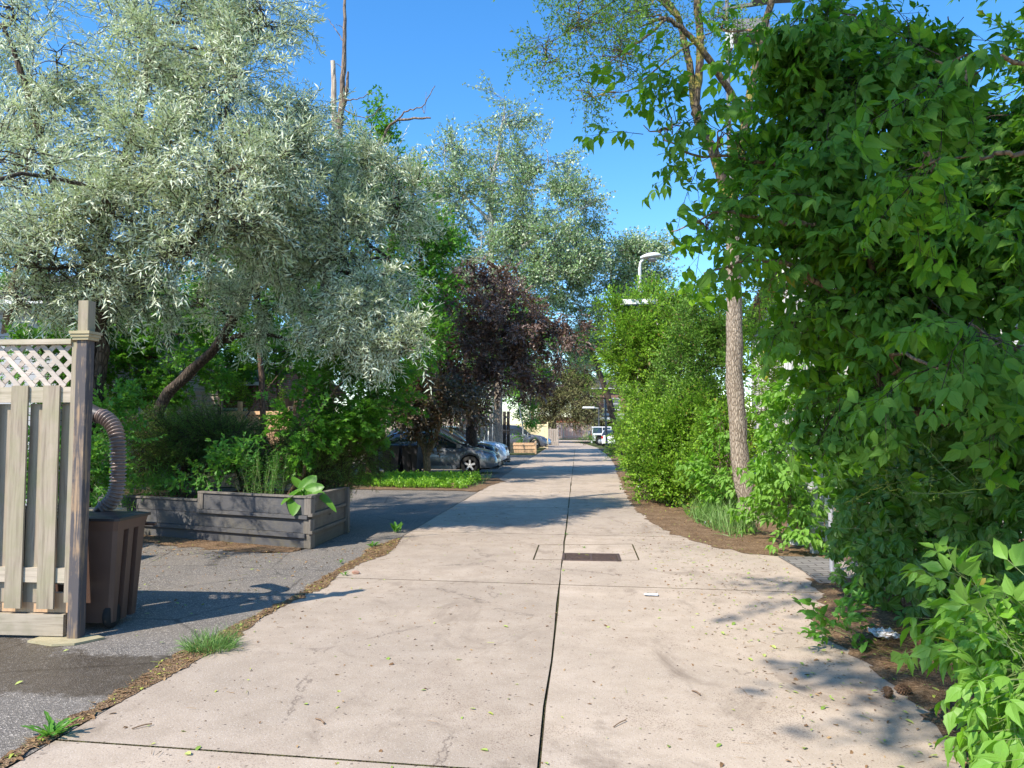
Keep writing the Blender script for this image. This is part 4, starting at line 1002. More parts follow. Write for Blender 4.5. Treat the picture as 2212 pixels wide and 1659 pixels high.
# ------------------------------------------------------------------ fences behind
def board_fence(name, label, a, b, H, mat, bw=.14, gap=.02, post=2.4, alt=.0, lattice=0.0, rail=True, postH=None, group=None):
    a = Vector((a[0], a[1], 0)); b = Vector((b[0], b[1], 0)); L = (b-a).length; rz = math.atan2(b.y-a.y, b.x-a.x)
    t = thing(name, label, 'fence', tuple(a), rz, group); hb = H-lattice
    q = MB(); x = 0; k = 0
    while x < L:
        w_ = min(bw, L-x); y = alt if k % 2 else -alt
        q.box((x+w_/2, y, hb/2+.03), (w_, .02, hb-.06+rng.normal(0, .006))); x += bw+gap; k += 1
    q.build('board_panel', M[mat], t, world=False)
    q = MB()
    for z in ((.35, hb-.12) if not lattice else (.35, hb, H-.02)): q.box((L/2, .0, z), (L, .035 if alt else .03, .09)) if alt else q.box((L/2, -.03, z), (L, .03, .09))
    q.build('rail', M[mat+'_x'] if mat+'_x' in M else M[mat], t, world=False)
    n = max(1, round(L/post))
    for i in range(n+1): q = MB(); q.box((L*i/n, -.01, (postH or H+.05)/2), (.10, .12, postH or H+.05), ch=.01); q.build('post', M[mat], t, world=False)
    if lattice:
        q = MB(); s_ = .11
        for k in range(int((L+lattice)/s_)+1):
            for sg in (1, -1):
                x0 = k*s_-(lattice if sg > 0 else 0); x1 = x0+sg*lattice if sg > 0 else x0-lattice
                za, zb = hb+.04, H-.05
                xa, xb = x0, x1
                if max(xa, xb) > L or min(xa, xb) < 0: continue
                q.bar((xa, .004*sg, za), (xb, .004*sg, zb), .006, .03)
        if q.V: q.build('lattice', M[mat], t, world=False)
    return t
board_fence('yard_fence', 'long pale grey board fence behind the parked cars', (-15.5, 35.2), (-3.55, 34.9), 2.25, 'palewood', .15, .05, 2.4, .022)
board_fence('lattice_fence', 'orange toned lattice topped fence behind the planter', (-10.25, 19.3), (-7.45, 19.1), 2.02, 'newwood', .13, .02, 1.4, .0, .42, postH=2.3)
board_fence('low_fence', 'low new orange board fence between driveways far along the lane', (-6.2, 47.2), (-2.58, 46.9), .70, 'newwood', .17, .012, 3.6, postH=.82)
board_fence('cream_fence', 'tall cream coloured fence panel behind the dark grey car', (-9, 60.8), (-2.38, 60.4), 1.92, 'creamwood', .3, .004, 3.3, postH=2.1)
board_fence('side_fence', 'brown board fence with tall end post beyond the cream panel', (-5.2, 68.6), (-1.75, 68.2), 1.55, 'palewood', .15, .03, 3.4, .02, postH=1.65)
board_fence('end_fence', 'weathered grey board fence closing the far end of the lane', (-7.0, 112), (5.5, 108), 2.35, 'palewood', .17, .04, 2.4)
# tall dark gate past the pale blue car
t = thing('dark_gate', 'tall dark wooden gate beyond the pale blue white car', 'gate', (-3.28, 35.6, 0))
for x in (-.16, .02): q = MB(); q.box((x, 0, 1.2), (.15, .05, 2.4)); q.build('board_panel', M['darkwood'], t, world=False)
for z in (.6, 1.5, 2.1): q = MB(); q.box((-.06, -.04, z), (.34, .02, .05)); q.build('strap', M['greymetal'], t, world=False)
q = MB(); q.box((-.30, 0, 1.25), (.09, .09, 2.5)); q.build('post', M['palewood'], t, world=False)
# horizontal slat screen
t = thing('slat_screen', 'dark horizontal slat screen behind the leaning tree', 'fence', (-9.75, 17.6, 0), R(0))
q = MB()
for k in range(13): q.box((.5, 0, .95+k*.125), (1.35, .02, .095), ry=rng.normal(0, .002))
q.build('slat_panel', M['palewood'], t, world=False)
for x in (-.16, 1.12): q = MB(); q.box((x, .03, 1.3), (.09, .09, 2.6)); q.build('post', M['darkwood'], t, world=False)
# hanging pot
hp = at(625, 868, 15.5); t = thing('hanging_pot', 'small brown flower pot hanging beyond the planter', 'flower pot', tuple(hp))
q = MB(); q.lathe([(.0, -.09), (.075, -.09), (.105, .08), (.115, .085), (.115, .105), (.095, .105), (.09, .06), (.0, .06)], 18); q.build('pot', M['terracotta'], t, world=False)
q = MB()
for k in range(3): a = k*2.1; q.tube([(.1*math.cos(a), .1*math.sin(a), .1), (0, 0, .45)], .003, 4)
q.tube([(0, 0, .45), (0, 0, 1.0)], .003, 4); q.build('wire', M['greymetal'], t, world=False)

# ------------------------------------------------------------------ houses
def window(parent, c, w_, h_, face, mat='whitepaint'):
    """sash window on a wall: face = 'x+' 'x-' 'y-'"""
    fr_ = MB(); pn = MB(); cx, cy, cz = c
    def bx(mb, dx, dz, sx, sz, pr, th):
        if face == 'y-': mb.box((cx+dx, cy-pr, cz+dz), (sx, th, sz))
        else: s_ = 1 if face == 'x+' else -1; mb.box((cx+s_*pr, cy+dx, cz+dz), (th, sx, sz))
    for dx in (-w_/2, w_/2): bx(fr_, dx, 0, .08, h_+.08, .03, .09)
    for dz in (-h_/2, h_/2, 0): bx(fr_, 0, dz, w_-.08, .07, .03, .08)
    o = fr_.build('window', M[mat], parent); 
    bx(pn, 0, 0, w_-.04, h_-.04, .012, .02); pn.build('pane', M['housepane'], o, world=True)
    sl = MB(); bx(sl, 0, -h_/2-.07, w_+.2, .05, .06, .14); sl.build('sill', M[mat], o, world=True)
def house(name, label, x0, x1, y0, y1, H, wallm, wins, pitch=1.6, roofm='roof', band=None):
    t = thing(name, label, 'house', ((x0+x1)/2, (y0+y1)/2, 0)); q = MB(); q.box(((x0+x1)/2, (y0+y1)/2, H/2), (x1-x0, y1-y0, H)); q.build('wall', M[wallm], t)
    q = MB(); e = .4; ym = (y0+y1)/2
    V = [(x0-e, y0-e, H-.05), (x1+e, y0-e, H-.05), (x1+e, ym, H+pitch), (x0-e, ym, H+pitch), (x0-e, y1+e, H-.05), (x1+e, y1+e, H-.05)]
    V += [(a, b, c+.12) for a, b, c in V]
    q.add(V, [(0, 1, 2, 3)[::-1], (3, 2, 5, 4)[::-1], (6, 7, 8, 9), (9, 8, 11, 10), (0, 6, 7, 1)[::-1], (4, 5, 11, 10)[::-1], (0, 3, 9, 6)[::-1], (3, 4, 10, 9)[::-1], (1, 7, 8, 2)[::-1], (2, 8, 11, 5)[::-1]])
    rf_ = q.build('roof', M[roofm], t)
    q = MB(); q.add([(x1, y0, H), (x1, y1, H), (x1, ym, H+pitch-.06), (x1-.1, y0, H), (x1-.1, y1, H), (x1-.1, ym, H+pitch-.06)], [(0, 1, 2), (5, 4, 3), (0, 2, 5, 3)]); q.build('gable', M[wallm], t); q = MB(); q.add([(x0, y0, H), (x0, y1, H), (x0, ym, H+pitch-.06), (x0+.1, y0, H), (x0+.1, y1, H), (x0+.1, ym, H+pitch-.06)], [(2, 1, 0), (3, 4, 5)]); q.build('gable', M[wallm], t)
    q = MB(); q.box((x0-e+.0, 0+y0-e-.05, H+.0), (.01, .01, .01)); 
    g_ = MB(); g_.box(((x0+x1)/2, y0-e-.06, H-.02), (x1-x0+2*e, .11, .11)); g_.build('gutter', M['whitepaint'], rf_)
    for c, w_, h_, f in wins: window(t, c, w_, h_, f)
    if band:
        q = MB(); q.box(((x0+x1)/2, y0-.03, band), (x1-x0, .05, .25)); q.build('trim_band', M['whitepaint'], t)
    return t
house('brick_house', 'brick row house half hidden behind the silver leaved trees', -20, -10.2, 23, 31, 3.0, 'brick', [((-11, 23, 1.6), 1.2, 1.2, 'y-'), ((-17, 23, 1.6), 1.2, 1.2, 'y-')], .9)
house('siding_house', 'grey sided house glimpsed behind the thick trunk by the fence', -24, -10.8, 14.8, 21.5, 4.2, 'siding', [((-13.2, 14.8, 2.9), 1.2, 1.2, 'y-'), ((-17, 14.8, 2.9), 1.2, 1.2, 'y-')], 1.2)
house('white_house', 'white rendered building glimpsed through the leaves behind the chain link fence', 5.4, 14, 12.0, 24, 4.6, 'stucco', [((7.2, 12.0, 2.9), 1.3, 1.3, 'y-'), ((5.4, 17, 2.9), 1.2, 1.2, 'x-')], 1.3)
house('end_house', 'brown brick house with white trim beyond the white off road car', 2.0, 16, 88, 98, 6.2, 'brick', [((4.0, 88, 1.3), 2.4, 1.4, 'y-'), ((4.0, 88, 4.4), 1.8, 1.3, 'y-'), ((7.5, 88, 4.4), 1.8, 1.3, 'y-')], 1.4, band=3.2)
t = thing('red_shed', 'low shed clad in red boards behind the end fence', 'shed', (-1.0, 122, 0))
q = MB(); q.box((0, 0, 1.6), (11, 4, 3.2)); q.build('wall', M['redmetal'], t, world=False)
q = MB(); q.box((0, -.1, 3.28), (11.6, 4.6, .14), rx=R(-2)); q.build('roof', M['palewood'], t, world=False)
t = thing('carport', 'dark open carport with white beam behind the white off road car', 'carport', (4.4, 83, 0))
q = MB(); q.box((0, 0, 2.62), (6.0, 4.0, .25)); q.build('roof', M['whitepaint'], t, world=False)
q = MB(); q.box((0, 1.8, 1.25), (5.6, .1, 2.5)); q.build('wall', M['darkwood'], t, world=False)
for x in (-2.9, 0, 2.9): q = MB(); q.box((x, -1.8, 1.25), (.14, .14, 2.5)); q.build('post', M['whitepaint'], t, world=False)

# ------------------------------------------------------------------ lamps and poles
def far_lamp(name, label, base, H, r, arm, head, mat='greymetal', hm='whitepaint', lean=0, group=None):
    t = thing(name, label, 'lamp', base, 0, group); q = MB(); q.tube([(0, 0, 0), (0, 0, H)], [r*1.15, r], 10); q.lathe([(r*2.2, 0), (r*2.2, .03), (r*1.2, .06)], 12); q.build('pole', M[mat], t, world=False)
    if arm: q = MB(); q.bar((0, 0, H-.04), (arm, 0, H+lean), .05, .05); q.build('arm', M[hm], t, world=False)
    if head:
        q = MB(); hx, hl, hw_, hh = head; q.box((hx, 0, H+lean+.02), (hl, hw_, hh), ch=min(hl, hw_)*.25, taper=(.92, .85)); h_ = q.build('lamp_head', M[hm], t, world=False)
        q = MB(); q.box((hx, 0, H+lean+.02-hh/2-.015), (hl*.85, hw_*.8, .03)); q.build('diffuser', M['housepane'], h_, world=False)
    return t
b0 = gnd(1294, 961.5); far_lamp('lane_lamp', 'dark pole with a short white lamp arm before the white off road car', (b0.x, b0.y, 0), 3.55, .055, -.9, (-.95, 1.2, .35, .16))
b0 = gnd(1311, 974); t = thing('dark_pole', 'slim dark pole rising into leaves beside the leaning trunk', 'pole', (b0.x, b0.y, 0))
q = MB(); q.tube([(0, 0, 0), (-.12, 0, 4.6)], [.085, .07], 10); q.build('shaft', M['greymetal'], t, world=False); q = MB(); q.lathe([(.14, 0), (.14, .03), (.09, .05)], 10); q.build('base_plate', M['greymetal'], t, world=False)
b0 = at(1378, 655, 20.8); far_lamp('lane_lamp', 'white pole with flat box lamp poking out of the bright shrub', (b0.x, b0.y, 0), b0.z, .04, .46, (.0, .96, .36, .14), 'whitepaint')
t = thing('bracket_post', 'short white bracket post standing at the end of the flat lamp', 'pole', tuple(at(1419, 662, 20.9)))
q = MB(); q.box((0, 0, -1.6), (.05, .05, 3.6)); q.build('shaft', M['whitepaint'], t, world=False); q = MB(); q.box((-.25, 0, .07), (.5, .04, .06)); q.build('crossbar', M['whitepaint'], t, world=False)
# cobra-head street lamp
hb = at(1405, 556, 27); t = thing('street_lamp', 'tall street lamp with rounded white head above the shrubs', 'lamp', (hb.x-.38, 27, 0))
q = MB(); q.tube([(0, 0, 0), (0, 0, hb.z-.35)], [.09, .055], 12); q.lathe([(.16, 0), (.16, .25), (.1, .3)], 12); q.build('pole', M['whitepaint'], t, world=False)
q = MB(); q.tube(smooth_path([(0, 0, hb.z-.4), (.03, 0, hb.z-.18), (.14, 0, hb.z-.08)], 5), .045, 10); q.build('arm', M['whitepaint'], t, world=False)
q = MB(); V = []; nn = 12
for i, (x, r1, r2) in enumerate([(.02, .05, .05), (.12, .12, .10), (.30, .17, .15), (.50, .18, .15), (.68, .13, .09), (.78, .04, .03)]):
    for k in range(nn):
        a = 2*math.pi*k/nn; V.append((x, r1*1.25*math.cos(a), hb.z-.02+.10*x+(r2*math.sin(a) if math.sin(a) > 0 else .35*r2*math.sin(a))))
q.add(V, [(i*nn+j, i*nn+(j+1) % nn, (i+1)*nn+(j+1) % nn, (i+1)*nn+j) for i in range(5) for j in range(nn)]+[tuple(range(nn-1, -1, -1)), tuple(5*nn+j for j in range(nn))], 0, True); lh = q.build('lamp_head', M['whitepaint'], t, world=False)
q = MB(); q.lathe([(.0, -.10), (.12, -.085), (.17, -.02), (.17, .0)], 16, 0, (.45, 0, hb.z-.06)); q.build('lamp_bowl', M['galv'], lh, world=False)
# floodlight pole behind the tall grey trunk
fb = at(1572, 110, 19); t = thing('floodlight_pole', 'grey pole carrying box floodlights high above the trunk', 'lamp', (fb.x, 19, 0))
q = MB(); q.tube([(0, 0, 0), (0, 0, fb.z+1.6)], [.075, .05], 12); q.build('pole', M['dullsteel'], t, world=False)
q = MB(); q.bar((-.1, 0, fb.z+.2), (1.5, 0, fb.z+.35), .08, .08); q.bar((-.1, 0, fb.z+1.1), (1.7, 0, fb.z+1.3), .08, .08); q.build('crossarm', M['dullsteel'], t, world=False)
for x, z, w_ in ((.55, .42, .9), (1.15, 1.45, 1.1)):
    q = MB(); q.box((x, -.12, fb.z+z), (w_, .35, .52), rx=R(-25), ch=.03); h_ = q.build('lamp_head', M['dullsteel'], t, world=False)
    q = MB(); q.box((x, -.30, fb.z+z-.06), (w_*.85, .02, .40), rx=R(-25)); q.build('lens', M['housepane'], h_, world=False)
q = MB(); q.box((.02, -.1, fb.z+.25), (.16, .18, .55)); q.build('junction_box', M['whitepaint'], t, world=False)
# white downpipe-like corner post seen through shrubs
b0 = at(1362, 905, 38); t = thing('garden_arch', 'white upright garden arch half buried in the shrubs by the lane lamp', 'arch', (b0.x, 38, 0))
for x in (-.17, .17): q = MB(); q.box((x, 0, 1.95), (.06, .06, 3.9)); q.build('upright', M['whitepaint'], t, world=False)
for z in (2.0, 3.87): q = MB(); q.box((0, 0, z), (.28, .05, .06)); q.build('crossbar', M['whitepaint'], t, world=False)

# ------------------------------------------------------------------ chain link fence and gate posts (right)
GP = gnd(1759, 1195); CP = gnd(1798, 1236)
def chain_panel(parent, a, b, H, s_=.062, r=.0016, z0=.05, nm='mesh_panel'):
    """woven wire between two points"""
    a = Vector(a); b = Vector(b); L = (b-a).length; d = (b-a).normalized(); q = MB(); n = d.cross(Vector((0, 0, 1)))
    for k in range(int((L+H)/s_)+1):
        for sg in (1, -1):
            # x from k*s_-H at z=z0 to k*s_ at z=H  (sg mirrored)
            xa, xb = (k*s_-H, k*s_) if sg > 0 else (k*s_, k*s_-H); za, zb = z0, H
            pts = []
            for t_ in (0, 1): pts.append([xa+(xb-xa)*t_, za+(zb-za)*t_])
            (x0, w0_), (x1, w1_) = pts
            t0, t1 = 0, 1
            if x1 != x0:
                ta, tb = (0-x0)/(x1-x0), (L-x0)/(x1-x0); lo, hi = min(ta, tb), max(ta, tb); t0, t1 = max(0, lo), min(1, hi)
            if t1-t0 < .02: continue
            P0 = a+d*(x0+(x1-x0)*t0)+Vector((0, 0, w0_+(w1_-w0_)*t0))+n*(.002*sg); P1 = a+d*(x0+(x1-x0)*t1)+Vector((0, 0, w0_+(w1_-w0_)*t1))+n*(.002*sg)
            q.tube([P0, P1], r, 3, 0, False, 0, False)
    return q.build(nm, M['galv'], parent)
cl = thing('chain_link_fence', 'galvanised chain link fence buried in creeper along the right side', 'fence', (CP.x, CP.y, 0))
a_ = Vector((CP.x, CP.y, 0)); b_ = Vector((3.15, 4.4, 0))
chain_panel(cl, a_, b_, 1.95, r=.0026)
for s_ in (0, .5, 1):
    p_ = a_.lerp(b_, s_); q = MB(); q.tube([p_, p_+Vector((0, 0, 2.0))], .03, 10); q.lathe([(.034, 2.0), (.03, 2.03), (.0, 2.05)], 10, 0, tuple(p_)); q.build('post', M['galv'], cl)
q = MB(); q.tube([a_+Vector((0, 0, 1.96)), b_+Vector((0, 0, 1.96))], .02, 8); q.build('top_rail', M['galv'], cl)
gpst = thing('gate_post', 'thick grey gate post with hinge straps at the lane edge', 'post', (GP.x, GP.y, 0))
q = MB(); q.tube([(0, 0, -.02), (0, 0, 1.22)], .055, 16); q.lathe([(.06, 1.2), (.05, 1.25), (.0, 1.27)], 16); q.build('shaft', M['galv'], gpst, world=False)
for z in (.32, .83): q = MB(); q.lathe([(.056, z-.025), (.066, z-.02), (.066, z+.02), (.056, z+.025)], 16); q.box((.10, 0, z), (.10, .02, .035)); q.build('hinge', M['galv'], gpst, world=False)
gate = thing('chain_link_gate', 'narrow chain link gate leaf hung on the thick grey post', 'gate', (GP.x+.17, GP.y, 0))
g0 = Vector((GP.x+.16, GP.y, 0)); g1 = Vector((GP.x+1.35, GP.y+.5, 0))
q = MB()
for a__, b__ in ((g0+Vector((0, 0, .12)), g0+Vector((0, 0, 2.1))), (g1+Vector((0, 0, .12)), g1+Vector((0, 0, 2.1))), (g0+Vector((0, 0, .12)), g1+Vector((0, 0, .12))), (g0+Vector((0, 0, 2.1)), g1+Vector((0, 0, 2.1)))): q.tube([a__, b__], .02, 8)
q.build('frame', M['whitepaint'], gate); chain_panel(gate, g0, g1, 2.08, z0=.13, r=.0024)
# whitish mesh column glimpsed through the leaves
mc = at(1716, 740, 10.8); t = thing('mesh_column', 'tall column of pale woven mesh behind the boxelder leaves', 'column', (mc.x, 10.8, 0))
q = MB(); q.tube([(0, 0, 0), (0, 0, 4.05)], .13, 16, 0); q.build('shaft', simple('pale_grey_core', (.50, .50, .48), .8, 0, (.36, .36, .35), 10, .4), t, world=False)
q = MB()
for k in range(14):
    for sg in (1, -1):
        ph = k*2*math.pi/14; q.tube([(.139*math.cos(ph+sg*z_*1.5), .139*math.sin(ph+sg*z_*1.5), z_) for z_ in np.linspace(.02, 4.04, 44)], .007, 3, 0, False, 0, False)
q.build('mesh_wrap', M['whitepaint'], t, world=False)
t = thing('white_signboard', 'narrow white board standing beside the pale mesh column', 'board', (mc.x+.27, 10.85, 0)); q = MB(); q.box((0, 0, 1.95), (.16, .06, 3.9), ch=.01); q.build('board', M['whitepaint'], t, world=False)

# ------------------------------------------------------------------ small things on the ground
def crumpled(name, label, cat, c, sx_, sy_, h, mat, seed, n=9):
    g = np.random.default_rng(seed); V = []
    for i in range(n):
        for j in range(n):
            u, v = i/(n-1)-.5, j/(n-1)-.5; V.append((u*sx_*(1+g.normal(0, .05)), v*sy_*(1+g.normal(0, .05)), max(0.004, h*(.55+g.normal(0, .3))*(1-1.6*max(abs(u), abs(v))**2)+.01)))
    F = [(i*n+j, (i+1)*n+j, (i+1)*n+j+1, i*n+j+1) for i in range(n-1) for j in range(n-1)]
    q = MB(); q.add([(x+c[0], y+c[1], z+c[2]) for x, y, z in V], F, 0, False); q.add([(x+c[0], y+c[1], z+c[2]-.004) for x, y, z in V], [f[::-1] for f in F], 0, False)
    return tag(q.build(name, mat), label, cat)
c = gnd(1913, 1380); crumpled('crumpled_paper', 'crumpled white paper lying in the leaf litter', 'paper', (c.x, c.y, .008), .17, .24, .06, M['paper'], 3)
c = gnd(1406, 1287); crumpled('torn_tissue', 'small torn white tissue flat on the concrete', 'tissue', (c.x, c.y, .002), .13, .07, .012, M['paper'], 5, 7)
c = gnd(1529, 1133); t = thing('crushed_can', 'small crushed drink can on the dirt by the grey trunk', 'can', (c.x, c.y, .03), .4)
q = MB(); q.lathe([(.022, -.055), (.03, -.05), (.026, -.01), (.031, .03), (.03, .05), (.022, .055)], 12, 0, (0, 0, 0), 'X'); q.build('body', M['galv'], t, world=False); q = MB(); q.lathe([(.0318, -.02), (.0318, .02)], 12, 0, (0, 0, 0), 'X'); q.build('label_band', M['redlens'], t, world=False)
c = gnd(160, 1240+0)
c = gnd(768, 1240); q = MB(); bm = bmesh.new(); bmesh.ops.create_icosphere(bm, subdivisions=2, radius=1)
ico_v = [tuple(v.co) for v in bm.verts]; ico_f = [tuple(v.index for v in f.verts) for f in bm.faces]; bm.free()
def rock(name, label, cat, c, s_, mat, seed):
    g = np.random.default_rng(seed); q = MB(); V = np.array(ico_v)*(1+g.normal(0, .07, (len(ico_v), 1)))*np.array(s_)+np.array(c); q.add(V, ico_f, 0, False); return tag(q.build(name, mat), label, cat)
rock('stone', 'small reddish stone on the concrete near the asphalt edge', 'stone', (c.x, c.y, .018), (.045, .03, .022), M['stone'], 1)
c = gnd(835, 1051); rock('garden_rock', 'pale rock among the ground cover under the two stemmed tree', 'rock', (gnd(1005-180, 1047).x, gnd(825, 1047).y+.25, .05), (.30, .18, .10), M['rock'], 2)
c = gnd(1010, 1054); rock('garden_rock', 'pinkish rock at the lane corner of the ground cover', 'rock', (c.x-.3, c.y+.12, .05), (.30, .2, .10), M['stone'], 4)
def cone(c, tilt, label):
    t = thing('pine_cone', label, 'pine cone', c, tilt, 'pine cones on the lane edge'); q = MB(); s_ = MB()
    q.lathe([(.0, -.05), (.014, -.045), (.018, 0), (.010, .04), (.0, .048)], 10, 0, (0, 0, .022), 'X')
    for k in range(70):
        u = k/70; x = -.045+.09*u; r = .024*math.sin(math.pi*min(.97, .12+u*.9))+.003; a = k*2.4; d = Vector((.35, math.cos(a), math.sin(a)))
        p_ = Vector((x, r*.55*math.cos(a), .022+r*.55*math.sin(a))); s_.bar(p_, p_+d*r*.75, .009, .003)
    q.build('core', M['cone'], t, world=False); s_.build('scales', M['cone'], t, world=False)
c = gnd(1917, 1506); cone((c.x, c.y, .008), R(75), 'slim closed pine cone nearer the joint of the lane'); c = gnd(1950, 1500); cone((c.x, c.y, .008), R(160), 'round open pine cone nearer the dirt verge')
def sticks(lst):
    for a, b_, r, lab in lst:
        p0, p1 = gnd(*a, .006), gnd(*b_, .010); L = (p1-p0).length; q = MB(); mid = (p0+p1)/2+Vector((.03*L, .05*L, .004)); q.tube(smooth_path([p0, mid, p1], 4), [r*.7]*8+[r], 6, 0); tag(q.build('fallen_stick', M['stick']), lab, 'stick', 'sticks lying on the lane')
sticks([((285, 1574), (328, 1563), .005, 'stick lying parallel to the lane edge at lower left'), ((1325, 1570), (1352, 1555), .004, 'thin curved twig on the concrete right of the centre joint'), ((682, 1552), (700, 1562), .006, 'short chip of wood in the middle of the left slab'),
        ((1495, 1492), (1512, 1500), .006, 'short bent twig on the right slab'), ((1905, 1421), (1945, 1428), .008, 'pale stick lying under the crumpled paper'), ((560, 1283), (600, 1278), .003, 'fine twig on the asphalt edge beside the fence shadow')])

# ------------------------------------------------------------------ planting: left side
LS = [M['l_silver'], M['twig']]
# big silver-leaved tree on the left, several stems by the fence
b0 = (-7.3, 10.6, 0)
tree('silver_tree', 'large silver leaved tree with dark stems rising behind the lattice fence', 'tree', b0,
     [([b0, at(195, 900, 10.6), at(190, 760, 10.6), at(205, 620, 10.6), at(230, 470, 10.8), at(300, 250, 11), at(330, 60, 11)], [.15, .14, .13, .12, .10, .07, .03]),
      ([at(205, 930, 10.7), at(208, 850, 10.7), at(222, 760, 10.6), at(218, 690, 10.5), at(260, 560, 10.2), at(390, 420, 9.8)], [.11, .10, .09, .08, .07, .03]),
      ([at(150, 700, 10.6), at(60, 560, 10.3), at(-40, 500, 10), at(-150, 380, 10)], [.10, .08, .06, .03]),
      ([at(215, 600, 10.6), at(140, 460, 10.4), at(60, 200, 10.2), at(10, 60, 10)], [.09, .07, .05, .02]),
      ([at(225, 560, 10.6), at(330, 560, 10.4), at(430, 500, 10), at(470, 330, 9.8)], [.07, .06, .04, .02])],
     [blob(90, 560, 9.6, 190, 90, .8, 620), blob(60, 380, 10, 200, 130, .9, 640), blob(200, 470, 9.8, 160, 100, .8, 560), blob(300, 620, 10.4, 130, 70, .6, 330),
      blob(330, 370, 10, 150, 120, .8, 720), blob(470, 420, 9.6, 130, 120, .8, 700), blob(120, 180, 10.5, 180, 150, 1, 620), blob(320, 160, 10.5, 150, 140, 1, 720),
      blob(490, 200, 10.4, 120, 140, .9, 700), blob(560, 60, 10.8, 80, 90, .7, 360), blob(420, 20, 11, 160, 100, 1, 460), blob(30, 10, 11, 160, 110, 1, 420), blob(600, 330, 10.2, 90, 80, .6, 420),
      blob(410, 530, 9.8, 80, 80, .6, 330), blob(-120, 300, 11, 160, 260, 1, 300), blob(560, 500, 10.6, 70, 60, .6, 200), blob(640, 230, 11, 25, 60, .3, 60), blob(200, 640, 10.4, 120, 40, .5, 220), blobw((-6.9, 7.5, 4.3), (1.3, .9, .5), 130), blobw((-9.0, 8.2, 4.4), (1.2, 1.0, .6), 130), blob(40, 640, 10, 90, 40, .5, 160)],
     T_silver, LS, M['bark_dark'], twr=.010, limb_r=.035, upj=.45, sc=1.5, spread=.17, nk=.78, shoot=.75, droop=.02)
# leaning silver tree
lb = gnd(330, 1010, 0); lb = Vector((-7.9, 13.6, .0))
tree('leaning_silver_tree', 'silver leaved tree with a trunk leaning right over the planter', 'tree', tuple(lb),
     [([lb, at(340, 895, 13.4), at(400, 815, 13.2), at(470, 745, 13), at(520, 660, 12.8), at(575, 560, 12.4), at(600, 505, 12), at(570, 430, 12)], [.12, .105, .095, .085, .075, .06, .05, .025]),
      ([at(600, 505, 12), at(540, 490, 11.8), at(450, 497, 11.6), at(400, 520, 11.6)], [.06, .055, .05, .02]),
      ([at(600, 505, 12), at(660, 480, 12), at(760, 500, 12), at(840, 560, 12)], [.05, .05, .04, .02]),
      ([at(480, 735, 13), at(560, 720, 12.8), at(660, 745, 12.5)], [.05, .04, .02])],
     [blob(640, 440, 11.5, 110, 110, .8, 620), blob(740, 560, 11.5, 110, 110, .8, 700), blob(800, 690, 11.2, 80, 110, .6, 640), blob(860, 440, 12, 70, 90, .6, 330), blob(790, 380, 12.2, 80, 60, .6, 280),
      blob(700, 690, 12, 80, 70, .6, 260), blob(560, 640, 12.6, 100, 70, .7, 240), blob(640, 600, 12, 70, 60, .6, 200), blob(880, 740, 11.2, 50, 30, .4, 110), blob(740, 765, 11.4, 40, 30, .4, 90), blob(660, 300, 12, 60, 60, .5, 220), blob(430, 640, 12.5, 90, 60, .7, 160)],
     T_silver, LS, M['bark_dark'], twr=.010, limb_r=.03, upj=.45, sc=1.45, spread=.17, nk=1.0, shoot=.8, droop=.1)
# partly dead snag
db = Vector((-4.55, 13.2, .45))
def dead_tops(tm, cm, paths):
    for pts, r in (([at(733, 300, 13), at(722, 250, 13), at(721, 180, 13), at(719, 132, 13)], [.05, .042, .036, .03]),):
        tm.tube(smooth_path(pts, 4), np.linspace(.06, .042, 13), 9, 1, True, .12)
    for pts, r in (([at(735, 270, 13), at(742, 150, 13), at(745, 60, 13), at(744, -40, 13)], .052), ([at(737, 240, 13), at(748, 200, 13), at(752, 155, 13)], .046), ([at(740, 215, 13), at(770, 215, 12.9), at(808, 200, 12.8)], .012), ([at(743, 90, 13), at(722, 60, 13), at(706, 38, 13)], .010),
                   ([at(742, 150, 13), at(730, 140, 13), at(716, 135, 13)], .008), ([at(743, 60, 13), at(733, 56, 13), at(724, 55, 13)], .006), ([at(742, 235, 13), at(790, 255, 12.9), at(835, 225, 12.8)], .010),
                   ([at(740, 440, 13), at(790, 360, 12.8), at(826, 300, 12.6), at(850, 265, 12.5), at(905, 255, 12.4), at(930, 255, 12.3)], .032), ([at(850, 265, 12.5), at(880, 240, 12.4), at(912, 230, 12.4), at(940, 185, 12.3)], .014), ([at(855, 262, 12.5), at(852, 250, 12.4), at(858, 228, 12.4)], .008), ([at(912, 230, 12.4), at(917, 245, 12.4), at(921, 198, 12.4)], .006),
                   ([at(745, 420, 13), at(800, 395, 12.8), at(860, 400, 12.6), at(900, 425, 12.5)], .022), ([at(800, 395, 12.8), at(840, 350, 12.7), at(880, 340, 12.6)], .012)):
        tm.tube(smooth_path(pts, 5, .008, 9), np.linspace(r*1.15, r*.4, (len(pts)-1)*5+1), 6, 0, True, .1)
tree('dead_tree', 'dead snag with snapped bare tops standing behind the planter', 'tree', tuple(db),
     [([db, at(703, 830, 13.2), at(706, 640, 13.1), at(722, 480, 13), at(733, 340, 13), at(735, 260, 13)], [.14, .13, .12, .10, .07, .045])],
     [], T_silver, LS, [M['bark_dead'], M['bark_bare']], extra=dead_tops)
# thin reddish trunk at far left
tb = Vector((-13.5, 15.5, 0)); tree('slim_tree', 'slim sunlit trunk at the far left behind the lattice', 'tree', tuple(tb), [([tb, at(5, 760, 15), at(25, 640, 14.6), at(60, 520, 14.5)], [.12, .11, .10, .06])], [blob(20, 560, 15, 110, 90, .8, 160)], T_maple, [M['l_maple'], M['twig']], M['bark_tan'])
